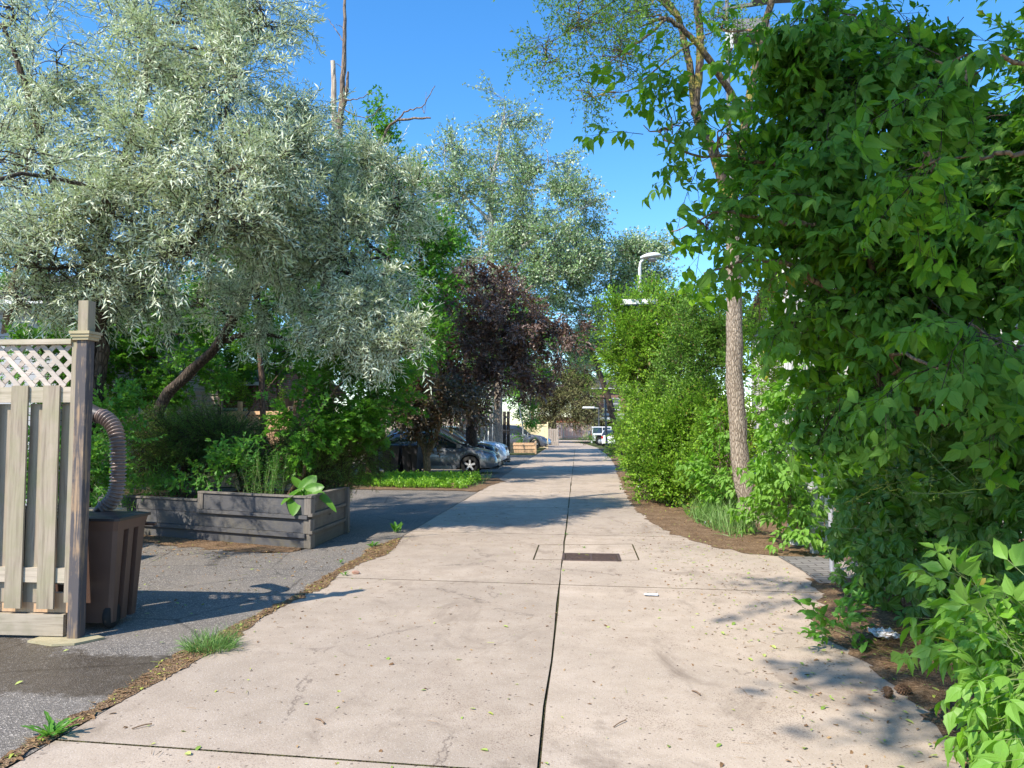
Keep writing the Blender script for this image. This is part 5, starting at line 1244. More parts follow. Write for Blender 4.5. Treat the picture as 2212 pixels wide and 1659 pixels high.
# green understorey and background maples
for px, py, Y, rx, ry, n, lab, lf in ((330, 740, 16, 130, 120, 520, 'dark green maple filling the gap between the two silver trees', 'l_maple'),
                                      (560, 560, 18, 130, 130, 620, 'bright green maple seen through the silver leaves', 'l_maple')):
    bb = Vector((at(px, 900, Y).x, Y, 0)); c_ = at(px, py, Y)
    tree('maple_tree', lab, 'tree', tuple(bb), [([bb, bb+Vector((.1, 0, 1.8)), Vector(c_)+Vector((-.1, 0, -.4)), Vector(c_)+Vector((0, 0, .8))], [.09, .08, .05, .02])],
         [blob(px, py, Y, rx, ry, 1.0, n), blob(px+rx*.6, py+ry*.55, Y, rx*.6, ry*.5, .8, n//3), blob(px-rx*.6, py+ry*.3, Y, rx*.6, ry*.6, .8, n//3)], T_maple, [M[lf], M['twig']], M['bark_brown'], 'green maples behind the silver trees')
bb = Vector((-6.2, 22.5, 0)); tree('maple_tree', 'tall dark green maple right of the dead snag', 'tree', tuple(bb), [([bb, bb+Vector((0, 0, 3)), at(850, 500, 22), at(850, 380, 22)], [.17, .15, .10, .04])],
     [blob(860, 470, 22, 80, 130, 1.4, 420), blob(905, 560, 22, 70, 90, 1.2, 380), blob(880, 660, 22, 70, 90, 1.2, 420), blob(800, 330, 22.5, 80, 80, 1.2, 260), blob(905, 740, 21, 50, 50, .8, 150), blob(760, 520, 23, 80, 150, 1.2, 280)],
     [t_ for t_ in T_far], [M['l_maple'], M['twig']], M['bark_brown'], 'green maples behind the silver trees', twr=.016)
# young maple growing in the planter
mb0 = Vector((-4.35, 11.1, .55))
tree('young_maple', 'young green maple with a reddish stem growing in the planter', 'tree', tuple(mb0),
     [([mb0, at(663, 1000, 11), at(664, 940, 11.1), at(690, 890, 11.3), at(725, 840, 11.5), at(770, 800, 11.8)], [.035, .03, .028, .024, .018, .01]), ([at(664, 940, 11.1), at(640, 900, 11), at(625, 880, 11)], [.02, .015, .01])],
     [blob(655, 940, 10.9, 45, 45, .35, 100), blob(740, 850, 11.6, 80, 60, .6, 210), blob(790, 800, 12, 60, 50, .5, 150), blob(790, 900, 11.8, 45, 45, .4, 110), blob(720, 900, 11.5, 50, 40, .4, 80), blob(840, 850, 12.2, 30, 35, .3, 60), blob(630, 890, 11.4, 20, 20, .2, 18)],
     T_maple, [M['l_maple'], M['twig']], M['bark_tan'], twr=.006, limb_r=.012)
# junipers
for k, (bl, lab, bc) in enumerate((([(330, 975, 11.9, 90, 60, .6, 700), (300, 920, 12.3, 60, 40, .5, 260), (440, 950, 12.0, 70, 55, .6, 560), (400, 1010, 11.8, 60, 30, .4, 200)], 'spreading dark juniper at the left end of the planter', (-6.6, 12.0, .5)),
                                 ([(500, 950, 12.0, 80, 35, .6, 480), (590, 965, 12.2, 80, 42, .6, 480), (550, 1000, 12.0, 70, 35, .4, 260)], 'spreading juniper with bare brown branches in the middle of the planter', (-5.3, 11.9, .5)),
                                 ([(720, 985, 11.7, 70, 60, .5, 560), (775, 975, 12.3, 55, 60, .5, 420), (700, 1035, 11.3, 60, 28, .35, 220)], 'dense juniper hanging over the right end of the planter', (-4.0, 11.6, .5)))):
    bush('juniper_bush', lab, 'shrub', bc, [blob(*b_) for b_ in bl], T_juniper, [M['l_juniper'], M['twig']], 'junipers in the raised planter', 7, M['bark_brown'], .006, .3, .6, .03, .5)
for px, py, Y, rx, ry, n, lab in ((520, 1005, 10.9, 45, 45, 60, 'broad leaved seedling spilling over the planter rim left of the hosta'), (450, 1025, 11.0, 45, 25, 40, 'low leafy seedling where the planter steps up')):
    c_ = at(px, py+ry, Y); bush('leafy_seedling', lab, 'plant', (c_.x, Y, .5), [blob(px, py, Y, rx, ry, .25, n, 6)], T_broad, [M['l_weed'], M['twig_green']], 'seedlings in the raised planter', 3, M['twig_green'], .003, .2, .4, .006, .5)
for px, lab in ((595, 'narrow leaved weed clump behind the hosta'), (560, 'narrow leaved weed clump left of the hosta')):
    c_ = at(px, 1050, 10.75); t = thing('tall_weed', lab, 'plant', (c_.x, 10.75, .55), 0, 'narrow leaved weeds in the planter'); cm = MB(); sm = MB()
    for k in range(11):
        p0 = np.array([c_.x+rng.normal(0, .09), 10.75+rng.normal(0, .07), .56]); h = .35+.3*rng.random(); tp = p0+np.array([rng.normal(0, .06), rng.normal(0, .06), h]); sm.tube([p0, (p0+tp)/2, tp], .003, 4)
        for u in np.linspace(.1, .9, 4): scatter(cm, T_weed, [p0+(tp-p0)*u], [np.array([rng.normal(0, .25), rng.normal(0, .25), 1])], .7, .5)
    sm.build('stem', M['twig_green'], t); cm.build('foliage', [M['l_weed'], M['twig_green']], t)
bush('low_weeds', 'low weeds on the soil at the low left tier of the planter', 'plant', (-6.7, 11.5, .5), [blob(310, 1060, 11.2, 60, 20, .2, 70, 8), blob(380, 1050, 11.3, 50, 18, .2, 50, 6)], T_weed, [M['l_weed'], M['twig_green']], None, 1, M['twig_green'], .003, .2, .4, .004, .5)
# hosta
hc = at(655, 1065, 10.25); hs = thing('hosta_plant', 'hosta with broad yellow green leaves hanging over the planter corner', 'plant', (hc.x, 10.30, .60))
def hosta_leaf(base, tip, Wd, droop, roll):
    base = np.array(base); tip = np.array(tip); d = tip-base; L = np.linalg.norm(d); d /= L; up = np.array([0, -.35, 1.0]); y = np.cross(up, d); y /= np.linalg.norm(y); z = np.cross(d, y)
    y, z = y*math.cos(roll)+z*math.sin(roll), z*math.cos(roll)-y*math.sin(roll); q = MB(); nu, nv = 12, 8; V = []
    for i in range(nu+1):
        t_ = i/nu; w_ = Wd/2*(math.sin(math.pi*min(1, t_*.92+.05))**.6)*(1.15-.35*t_) if 0 < i < nu else .004
        for j in range(nv+1):
            s_ = j/nv*2-1; V.append(base+d*L*t_+y*w_*s_+z*(-droop*L*t_*t_+.14*w_*abs(s_)**1.5+.006*math.cos(s_*18)*(1-t_)))
    F = [(i*(nv+1)+j, (i+1)*(nv+1)+j, (i+1)*(nv+1)+j+1, i*(nv+1)+j+1) for i in range(nu) for j in range(nv)]; q.add(V, F, 0, True); q.build('leaf', M['l_hosta'], hs)
    q = MB(); q.tube(smooth_path([(hc.x, 10.33, .60), tuple((np.array([hc.x, 10.33, .68])+base)/2+[0, 0, .03]), tuple(base)], 4), .006, 5); q.build('leaf_stalk', M['twig_green'], hs)
hosta_leaf(at(655, 1054, 10.18), at(604, 1084, 9.85), 0.197, .12, .35); hosta_leaf(at(642, 1060, 10.10), at(632, 1106, 9.78), 0.205, .18, -.1); hosta_leaf(at(648, 1066, 10.2), at(684, 1028, 10.3), 0.221, -.05, .6)
hosta_leaf(at(655, 1064, 10.15), at(698, 1050, 10.1), 0.197, .1, .8); hosta_leaf(at(675, 1056, 10.3), at(726, 1088, 10.1), 0.123, .3, .1); hosta_leaf(at(650, 1056, 10.35), at(632, 1028, 10.4), 0.164, .1, 0.2); hosta_leaf(at(665, 1062, 10.1), at(676, 1080, 9.96), 0.148, .3, -.4)
# shrubs round the stems behind the fence
bush('leafy_shrub', 'leafy shrub behind the brown drain hose', 'shrub', (-6.6, 9.9, 0), [blob(200, 1020, 9.6, 35, 60, .4, 110), blob(245, 900, 10.5, 60, 70, .5, 150), blob(90, 1000, 9.5, 100, 90, .5, 220)], T_broad, [M['l_weed'], M['twig_green']], None, 6, M['twig_green'], .004, .3)
bush('understorey_shrub', 'dark leafy understorey between the leaning trunk and the brick house', 'shrub', (-8.5, 16, 0), [blob(290, 850, 15.5, 110, 90, .8, 300), blob(240, 700, 15.5, 90, 90, .8, 260), blob(470, 770, 21, 110, 40, .6, 240), blob(620, 760, 19, 90, 60, .8, 260), blob(430, 700, 19, 110, 70, .8, 300), blob(90, 760, 14, 130, 110, .8, 420)], T_maple, [M['l_maple'], M['twig']], None, 8, M['bark_brown'], .008, .4, sr=.03)
for px, Y, wd, lab in ((300, 21.5, 200, 'dense dark hedge far behind the leaning silver tree, left part'), (620, 22.5, 190, 'dense dark hedge behind the dead snag, right part')):
    bush('background_hedge', lab, 'hedge', (at(px, 900, Y).x, Y, 0), [blob(px-wd*.5, 760, Y, wd*.5, 90, .9, 420), blob(px+wd*.5, 750, Y, wd*.5, 90, .9, 420), blob(px, 650, Y+.5, wd*.7, 90, .9, 520), blob(px+wd*.3, 570, Y+.6, wd*.4, 60, .9, 220)], T_far, [M['l_maple'], M['twig']], 'dark hedges behind the silver trees', 8, M['bark_brown'], .01, .3, sr=.05)
bush('sunlit_shrub', 'sunlit yellow green shrub above the lattice fence behind the planter', 'shrub', (-8.4, 20.5, 0), [blob(570, 850, 20, 60, 35, .6, 150), blob(500, 850, 20, 35, 35, .5, 70)], T_shrubfar, [M['l_shrub'], M['twig']], None, 5, M['bark_brown'], .006, .3)

# ------------------------------------------------------------------ garden bed with two-stemmed tree
vb = Vector((gnd(921, 1036).x, 24.2, 0)); vb = Vector((at(921, 1030, 23.6).x, 23.6, 0))
tree('two_stemmed_tree', 'small bronze leaved tree with two forking stems in the garden bed', 'tree', tuple(vb),
     [([vb, at(922, 1000, 23.6), at(915, 965, 23.6), at(895, 930, 23.5), at(880, 890, 23.4), at(868, 850, 23.2)], [.13, .12, .09, .075, .06, .03]), ([at(920, 992, 23.6), at(935, 955, 23.6), at(948, 920, 23.6), at(957, 880, 23.6), at(965, 830, 23.6)], [.10, .085, .075, .06, .03])],
     [blob(880, 870, 23.2, 55, 45, .9, 300), blob(950, 850, 23.5, 70, 50, .9, 330), blob(920, 910, 23.2, 60, 30, .7, 140), blob(1010, 870, 23.6, 40, 40, .7, 130)],
     T_purple, [M['l_bronze'], M['twig']], M['bark_tan'], twr=.012, sc=1.5, nk=1.3)
pb = Vector((at(1018, 1000, 28.6).x, 28.6, 0))
tree('purple_leaf_tree', 'dark purple leaved tree with a thick dark trunk between the parked cars', 'tree', tuple(pb),
     [([pb, at(1018, 930, 28.6), at(1022, 860, 28.4), at(1040, 780, 28), at(1060, 680, 28), at(1070, 600, 28)], [.24, .21, .19, .15, .10, .04]), ([at(1024, 850, 28.4), at(1080, 790, 27.5), at(1150, 740, 27), at(1210, 720, 27)], [.12, .09, .06, .02]), ([at(1022, 850, 28.4), at(970, 780, 27.5), at(940, 700, 27)], [.12, .08, .03])],
     [blob(1010, 700, 26.5, 85, 90, 1.6, 700), blob(1090, 670, 26.5, 80, 90, 1.6, 700), blob(1170, 730, 27, 80, 60, 1.4, 480), blob(1060, 800, 26.3, 100, 55, 1.4, 560), blob(1050, 610, 27, 60, 50, 1.2, 240), blob(1010, 860, 26.3, 55, 35, 1, 180), blob(1130, 830, 26.8, 50, 40, 1, 150), blob(1225, 700, 27, 35, 40, .8, 110), blob(960, 790, 26.3, 50, 60, 1, 240), blob(900, 780, 26.2, 45, 55, 1, 220), blob(940, 650, 27, 40, 50, 1, 160)],
     T_purple, [M['l_purple'], M['twig']], M['bark_dark'], twr=.016, upj=.7, sc=1.5, nk=.95)
kb = Vector((at(1076, 1000, 34.0).x, 34.0, 0)); tree('bare_trunk_tree', 'grey brown trunk beside the dark gate under the purple crown', 'tree', tuple(kb), [([kb, at(1075, 900, 34), at(1078, 830, 34), at(1090, 740, 34)], [.22, .20, .18, .10])], [blob(1100, 700, 34, 70, 60, 1.5, 260), blob(1010, 780, 33, 70, 60, 1.8, 320), blob(940, 820, 32, 60, 50, 1.8, 260)], T_far, [M['l_maple'], M['twig']], M['bark_grey'])

kb = Vector((at(1000, 950, 40).x, 40, 0)); tree('maple_tree', 'dark green maple standing behind the purple leaved tree', 'tree', tuple(kb), [([kb, kb+Vector((0, 0, 3)), kb+Vector((.3, 0, 7))], [.26, .2, .08])],
     [blob(1010, 740, 40, 90, 70, 2, 420), blob(1110, 790, 40, 60, 60, 1.6, 300), blob(1000, 840, 40, 100, 50, 1.6, 320), blob(1140, 700, 41, 60, 60, 1.5, 240), blob(930, 720, 40, 60, 100, 1.6, 260)], T_far, [M['l_maple'], M['twig']], M['bark_brown'], 'green maples behind the silver trees', twr=.02, sc=1.3)
# white poplars high behind
wb = Vector((at(1060, 920, 46).x, 46, 0))
tree('white_poplar', 'tall airy white poplar with pale limbs against the blue sky', 'tree', tuple(wb),
     [([wb, at(1060, 800, 46), at(1062, 600, 46), at(1062, 420, 46), at(1075, 330, 46), at(1090, 230, 46)], [.34, .28, .20, .14, .09, .03]), ([at(1062, 600, 46), at(1120, 540, 45.5), at(1200, 490, 45), at(1290, 430, 45)], [.16, .13, .09, .03]), ([at(1064, 650, 46), at(1150, 620, 45), at(1230, 560, 45)], [.14, .10, .04]), ([at(1062, 480, 46), at(1010, 430, 46), at(950, 370, 46)], [.12, .08, .03]), ([at(1062, 620, 46), at(980, 580, 45.5), at(930, 500, 45.5)], [.14, .09, .03])],
     [blob(1090, 250, 46, 50, 70, 1.4, 70, 14), blob(1060, 360, 46, 90, 80, 2, 170, 22), blob(1000, 420, 46, 90, 90, 2, 190, 22), blob(960, 350, 46, 50, 70, 1.5, 50, 10), blob(1150, 440, 46, 90, 90, 2, 210, 24), blob(1250, 430, 45, 70, 60, 1.6, 110, 16), blob(1040, 540, 45.5, 110, 80, 2, 300, 26), blob(1180, 560, 45, 110, 80, 2, 300, 26), blob(960, 560, 45.5, 60, 90, 1.6, 160, 14), blob(1240, 520, 45, 60, 60, 1.6, 110, 12), blob(1100, 640, 45, 120, 50, 2, 260, 20), blob(900, 420, 46, 40, 70, 1.2, 60, 8), blob(1180, 350, 46, 50, 60, 1.2, 50, 9)],
     T_poplar, [M['l_poplar'], M['twig']], M['bark_white'], twr=.024, limb_r=.07, upj=.9, sc=1.55, nk=2.7)
wb = Vector((at(1395, 920, 56).x, 56, 0))
tree('white_poplar', 'lower rounded white poplar beside the street lamp head', 'tree', tuple(wb), [([wb, at(1385, 800, 55), at(1340, 680, 52), at(1310, 540, 50)], [.26, .22, .14, .05])],
     [blob(1300, 570, 50, 100, 60, 2, 330, 24), blob(1230, 640, 50, 90, 70, 2, 320, 22), blob(1330, 640, 50, 80, 70, 2, 280, 20), blob(1380, 560, 50, 50, 50, 1.5, 110, 10), blob(1260, 740, 50, 70, 60, 2, 200, 14)], T_poplar, [M['l_poplar'], M['twig']], M['bark_white'], twr=.028, limb_r=.07, upj=.9, sc=1.6, nk=2.7)
# far trees
sb = Vector((at(1197, 930, 88).x, 88, 0))
tree('spruce_tree', 'dusty olive green spruce at the far end of the lane', 'tree', tuple(sb), [([sb, sb+Vector((0, 0, 4)), sb+Vector((0, 0, 9))], [.26, .2, .08])],
     [blob(1180, 880, 82, 45, 30, 2.5, 240), blob(1240, 860, 82, 50, 40, 2.5, 300), blob(1190, 820, 83, 60, 40, 2.5, 320), blob(1260, 800, 84, 40, 35, 2.2, 180), blob(1270, 895, 80, 28, 22, 1.5, 90), blob(1140, 820, 84, 40, 50, 2, 160)], T_pine, [M['l_pine'], M['twig']], M['bark_brown'], twr=.03, shell=.3, sc=3.2, nk=1.5, spread=.4)
for px, py, Y, rx, ry, n, lab in ((1150, 770, 100, 90, 60, 260, 'distant green tree left of the olive green spruce'), (1290, 770, 105, 70, 60, 220, 'distant green tree behind the leaning dark trunk'), (980, 830, 60, 130, 90, 420, 'green tree behind the long grey fence'), (1380, 800, 95, 80, 120, 240, 'distant green tree hidden behind the right hand shrubs')):
    bb = Vector((at(px, 900, Y).x, Y, 0)); c_ = at(px, py, Y); tree('distant_tree', lab, 'tree', tuple(bb), [([bb, bb*.5+c_*.5, c_], [.3, .22, .08])], [dict(blob(px, py, Y, rx, ry, 3, n), sc=2.8), dict(blob(px-rx*.5, py+ry*.6, Y, rx*.6, ry*.5, 2, n//2), sc=2.8)], T_far, [M['l_maple'], M['twig']], M['bark_brown'], 'distant trees at the lane end', twr=.04, nk=1.5)
kb = Vector((at(1345, 965, 46).x, 46, 0))
tree('leaning_trunk_tree', 'tree with a dark trunk leaning left over the lane', 'tree', tuple(kb), [([kb, at(1330, 925, 46), at(1314, 860, 46), at(1297, 810, 46), at(1285, 775, 46), at(1250, 700, 45)], [.24, .22, .20, .17, .13, .05])],
     [blob(1265, 800, 45, 40, 25, 1, 110), blob(1270, 850, 44.5, 32, 20, 1, 70), blob(1300, 750, 45, 50, 40, 1.4, 200), blob(1330, 820, 45.5, 30, 60, 1.2, 160), blob(1250, 730, 45, 40, 40, 1.4, 120)], T_shrubfar, [M['l_shrub'], M['twig']], M['bark_dark'], twr=.02)
bb = Vector((at(1128, 960, 51).x, 51, 0)); tree('sapling_tree', 'slender sapling behind the low orange fence', 'tree', tuple(bb), [([bb, at(1130, 930, 51), at(1122, 880, 51), at(1125, 850, 51)], [.06, .05, .03, .01])], [blob(1125, 890, 51, 25, 35, .8, 110), blob(1145, 905, 51, 25, 25, .7, 60), blob(1140, 940, 50, 20, 14, .5, 30)], T_far, [M['l_maple'], M['twig']], M['bark_white'])
bush('brush_pile', 'heap of cut green branches at the kerb behind the off road car', 'shrub', (at(1262, 960, 71).x, 71, 0), [blob(1266, 950, 71, 22, 10, .8, 120, 8), blob(1285, 945, 71, 10, 12, .6, 50, 5)], T_shrubfar, [M['l_maple'], M['twig']], None, 5)

# ------------------------------------------------------------------ right side: shrubs along the lane
def R_bush(name, lab, base, bl, tp, lf, g=None, **k): return bush(name, lab, 'shrub', base, [blob(*b_) for b_ in bl], tp, [M[lf], M['twig']], g, 7, M['bark_brown'], **{**dict(sc=1.55, nk=1.15, droop=-.25), **k})
tree('bright_locust', 'bright green small tree rising round the flat white lamp', 'tree', (2.55, 22.0, 0), [([(2.55, 22, 0), at(1420, 800, 22), at(1400, 680, 22), at(1410, 600, 22)], [.11, .09, .06, .02]), ([at(1420, 850, 22), at(1350, 740, 21.6), at(1320, 680, 21.5)], [.06, .045, .02])],
     [blob(1402, 665, 22, 40, 30, .6, 240), blob(1350, 700, 21.4, 50, 45, .7, 400), blob(1435, 720, 21.0, 55, 45, .8, 440), blob(1390, 770, 20.6, 70, 50, .8, 620), blob(1390, 725, 20.3, 40, 25, .25, 130), blob(1455, 670, 22, 28, 36, .6, 120), blob(1335, 745, 21.2, 35, 35, .6, 200), blob(1440, 790, 21, 70, 60, .8, 420), blob(1480, 690, 22, 40, 40, .6, 200)],
     T_shrubfar, [M['l_shrub'], M['twig']], M['bark_brown'], twr=.010, sides=8, sc=1.5, nk=1.25, spread=.24, shoot=.5, droop=-.2)
R_bush('lane_shrub', 'mid green tall shrub between the bright small tree and the grey trunk', (3.4, 17.5, 0), [(1500, 760, 17.5, 60, 80, .8, 520), (1540, 680, 18, 50, 50, .7, 300), (1530, 850, 17, 60, 70, .7, 480), (1470, 840, 18, 50, 60, .7, 360), (1570, 780, 17.5, 40, 90, .7, 300)], T_shrub, 'l_shrub2', 'shrubs along the right of the lane')
R_bush('lane_shrub', 'low bright rounded shrub bulging toward the lane', (2.3, 17.2, 0), [(1420, 960, 17, 80, 60, .7, 760), (1450, 1010, 16.4, 75, 60, .7, 760), (1490, 930, 16.6, 70, 70, .7, 700), (1410, 1040, 17.5, 40, 35, .5, 240), (1405, 890, 18, 35, 45, .6, 300), (1470, 1060, 16.2, 40, 35, .4, 180)], T_shrub, 'l_shrub', 'shrubs along the right of the lane', clear=lambda P: P[:, 0] > 1.25)
R_bush('lane_shrub', 'shrub at the foot of the flat lamp pole', (2.2, 26, 0), [(1392, 870, 25, 26, 50, .8, 260), (1362, 950, 26, 20, 38, .6, 240), (1368, 1000, 24, 22, 26, .4, 150), (1400, 830, 24, 24, 36, .6, 130)], T_shrubfar, 'l_shrub', 'shrubs along the right of the lane', clear=lambda P: P[:, 0] > 1.3)
R_bush('lane_shrub', 'dark shrub beside the slim dark pole', (2.1, 36, 0), [(1348, 930, 36, 14, 26, .8, 150), (1336, 965, 38, 12, 18, .6, 110), (1365, 870, 38, 16, 36, .8, 130)], T_shrubfar, 'l_shrub2', 'shrubs along the right of the lane', clear=lambda P: P[:, 0] > 1.3)
R_bush('lane_shrub', 'shaded shrub right behind the grey trunk', (3.6, 15.5, 0), [(1560, 960, 15.5, 50, 70, .6, 380), (1540, 1040, 15, 45, 50, .5, 260), (1640, 650, 15.5, 40, 110, .6, 280), (1660, 850, 15, 50, 120, .6, 320)], T_shrub, 'l_shrub', 'shrubs along the right of the lane')
# young boxelders beside the grey trunk
R_bush('young_boxelder', 'bright young boxelder right of the grey trunk', (3.15, 11.3, 0), [(1690, 1010, 11.3, 40, 60, .3, 60, 7), (1700, 1085, 11.0, 40, 45, .3, 50, 6), (1675, 930, 11.6, 25, 50, .3, 26, 5), (1670, 1110, 11.4, 20, 30, .2, 16, 4), (1730, 1120, 10.9, 20, 30, .2, 12, 3), (1715, 930, 10.3, 30, 60, .25, 34, 5), (1708, 1075, 10.1, 24, 45, .15, 34, 6), (1722, 1130, 10.1, 16, 28, .12, 14, 4), (1712, 990, 10.1, 26, 45, .2, 26, 5), (1725, 840, 10.2, 30, 50, .25, 20, 4), (1735, 1020, 10.2, 25, 50, .2, 22, 4)], T_boxtip, 'l_boxlit', 'young boxelders by the grey trunk', sc=.95, nk=.95, shoot=.3)
R_bush('young_boxelder', 'bright young boxelder left of the grey trunk', (2.9, 14.2, 0), [(1555, 1010, 14.2, 35, 45, .3, 44, 5), (1575, 1060, 13.9, 30, 30, .3, 26, 4), (1550, 910, 14.4, 20, 30, .3, 14, 3)], T_boxtip, 'l_boxlit', 'young boxelders by the grey trunk', sc=.95, nk=.9, shoot=.3)

# tall grey trunk
gb = Vector((gnd(1614, 1121).x, 13.3, 0))
gt_ = thing('grey_trunk_tree', 'tall tree with ridged grey bark and a sparse drooping high crown', 'tree', tuple(gb))
tm = MB(); cm = MB(); paths = []
TR = [([gb, at(1600, 1000, 13.3), at(1587, 800, 13.3), at(1585, 620, 13.3), at(1582, 480, 13.3), at(1578, 440, 13.3)], [.165, .15, .14, .13, .125, .12], 0),
      ([at(1580, 460, 13.3), at(1550, 350, 13.3), at(1513, 270, 13.4), at(1500, 220, 13.4)], [.10, .095, .09, .085], 1), ([at(1502, 235, 13.4), at(1485, 120, 13.5), at(1460, 30, 13.6), at(1410, -30, 13.7)], [.07, .06, .055, .05], 1),
      ([at(1502, 235, 13.4), at(1512, 120, 13.4), at(1508, 0, 13.4), at(1500, -120, 13.4)], [.075, .07, .065, .05], 1), ([at(1580, 450, 13.3), at(1612, 260, 13.2), at(1640, 110, 13.1), at(1672, -20, 13)], [.095, .08, .07, .06], 1),
      ([at(1610, 270, 13.2), at(1560, 170, 12.8), at(1500, 90, 12.5), at(1440, 40, 12.3), at(1380, 60, 12.1)], [.055, .06, .05, .035, .012], 1), ([at(1440, 42, 12.3), at(1380, 90, 12.1), at(1310, 140, 12)], [.025, .018, .006], 1), ([at(1500, 92, 12.5), at(1440, 130, 12.3), at(1370, 190, 12.2), at(1330, 200, 12.1)], [.022, .016, .01, .005], 1), ([at(1470, 40, 13.5), at(1380, -20, 13.3), at(1270, 40, 13), at(1180, 100, 12.8)], [.03, .022, .014, .004], 1)]
for i, (pts, rad, ms) in enumerate(TR):
    p_ = smooth_path(pts, 8 if i == 0 else 6, .008, i+50); r_ = np.interp(np.linspace(0, 1, len(p_)), np.linspace(0, 1, len(rad)), rad)
    if i == 0: r_[:4] *= np.array([1.35, 1.18, 1.08, 1.03])
    tm.tube(p_, r_, 18 if i == 0 else 10, ms, True, .06); paths.append(p_)
T_hi = [Tpl(spray(.34, 8, [lens(.058, .028, .2, .3)], 55, False, .3, .6, .0028, seed=i)) for i in range(4)]
for b_ in (blob(1250, 40, 12.5, 120, 70, 1.1, 250, 30), blob(1340, 120, 12.3, 110, 80, 1, 250, 30), blob(1180, 120, 12.6, 60, 70, .8, 100, 16), blob(1400, 20, 12.6, 110, 60, 1, 180, 22), blob(1280, 200, 12.2, 80, 40, .7, 60, 12), blob(1560, 40, 13.2, 110, 70, 1, 140, 18), blob(1450, -120, 13.2, 300, 110, 1.4, 260, 26), blob(1300, -90, 12.6, 200, 90, 1.4, 200, 20)):
    grow(cm, tm, b_, T_hi, paths[5:], .4, .009, .9, 1, .016, shoot=.9)
tm.build('trunk', [M['bark_grey'], M['bark_moss']], gt_); cm.build('crown', [M['l_shrub2'], M['twig']], gt_)

# ------------------------------------------------------------------ the boxelder overhanging from the right
xb = Vector((4.6, 6.2, 0))
def seeds(tm, cm, paths):
    pass
def wblob(px, py, Y, rx, ry, rd, n, k=None, bias=(-.15, -.1, -.15)): return blob(px, py, Y, rx, ry, rd, n, k, bias, .22)
tree('boxelder_tree', 'large overhanging boxelder filling the upper right', 'tree', tuple(xb),
     [([xb, (4.5, 6.1, 1.5), (4.3, 6, 3), (4.1, 6.0, 5), (4.0, 6, 7)], [.2, .18, .15, .11, .06]),
      ([(4.35, 6, 2.4), at(1950, 560, 5.8), at(1800, 420, 5.6), at(1650, 350, 5.4), at(1500, 330, 5.3), at(1390, 270, 5.2)], [.04, .03, .022, .014, .008, .003]),
      ([(4.3, 6, 2.0), at(1980, 700, 5.4), at(1850, 500, 5), at(1700, 480, 4.9), at(1560, 460, 4.9), at(1450, 500, 4.9)], [.04, .026, .018, .012, .008, .003]),
      ([(4.4, 6, 1.4), at(2000, 900, 5.6), at(1880, 760, 5.4), at(1780, 620, 5.2), at(1640, 560, 5.0), at(1520, 590, 5)], [.045, .035, .028, .02, .012, .004]),
      ([(4.3, 6, 3), at(2000, 200, 5.8), at(1850, 120, 5.5), at(1700, 100, 5.4)], [.05, .035, .025, .01]),
      ([at(2212, 330, 3.6), at(2100, 340, 3.6), at(1990, 360, 3.7)], [.012, .008, .003]),
      ([at(2260, 130, 3.5), at(2120, 135, 3.5), at(2020, 130, 3.6)], [.012, .008, .003])],
     [wblob(1450, 270, 5.3, 55, 35, .2, 10, 5), wblob(1550, 310, 5.4, 70, 50, .3, 16, 7), wblob(1525, 490, 5.0, 35, 30, .2, 6, 4), wblob(1620, 440, 5.2, 60, 50, .3, 16, 6), wblob(1590, 590, 5.1, 30, 20, .2, 4, 3),
      wblob(1750, 190, 5.5, 80, 90, .5, 56), wblob(1770, 380, 5.4, 80, 100, .5, 62), wblob(1850, 80, 5.5, 130, 100, .7, 110), wblob(1860, 260, 5.5, 130, 120, .7, 120), wblob(1880, 450, 5.5, 130, 120, .7, 120),
      wblob(2050, 100, 5.4, 130, 130, .7, 120), wblob(2080, 300, 5.4, 140, 130, .7, 130), wblob(2080, 500, 5.4, 140, 130, .7, 130), wblob(1800, 590, 5.3, 60, 60, .4, 30), wblob(1715, 700, 5.3, 30, 35, .2, 6, 4), wblob(1900, 650, 5.3, 120, 90, .6, 110), wblob(2080, 700, 5.4, 140, 100, .6, 120),
      wblob(1785, 870, 5.5, 35, 80, .25, 16), wblob(1900, 830, 5.3, 70, 80, .5, 40), wblob(2260, 350, 5.2, 90, 350, .8, 160), wblob(1560, 60, 6, 50, 30, .3, 8, 3), wblob(2010, 340, 3.7, 70, 40, .2, 12, 4), wblob(2090, 170, 3.5, 70, 50, .2, 12, 4), wblob(2120, 760, 3.9, 70, 90, .25, 20, 5)],
     T_box, [M['l_box'], M['twig']], M['bark_tan'], twr=.006, limb_r=.014, upj=.4, shell=.25, sc=.88)
box_ = [o_ for o_ in COL.objects if o_.name == 'boxelder_tree'][0]
for px, py in ((1612, 575), (1632, 602), (1662, 585), (1695, 580), (1740, 560), (1780, 500), (1900, 590), (2010, 640)):
    sc_ = MB(); c_ = at(px, py, 5.05); scatter(sc_, [Tpl(spray(.16, 12, [lens(.028, .009)], 40, False, 0, .5, .0015, seed=3))], [c_, c_+Vector((.02, .01, -.02))], [[.1, 0, -1], [-.15, .1, -1]], 1.0, .5)
    sc_.build('seed_cluster', [M['l_dry'], M['twig']], box_)
# dark evergreen mass behind it
bush('evergreen_hedge', 'dark evergreen mass behind the boxelder at the right edge', 'hedge', (5.6, 7.5, 0), [blobw((5.4, 7.6, 1.6), (1.3, 1.2, 1.6), 900, 60), blobw((5.6, 7.8, 4.0), (1.4, 1.2, 1.7), 900, 60), blobw((6.2, 8.0, 6.2), (1.5, 1.2, 1.6), 700, 50), blobw((5.2, 5.2, 3.2), (1.0, 1.3, 2.6), 900, 50)], T_far, [M['l_box'], M['twig']], None, 8, M['bark_brown'], .012, .2, sr=.05)
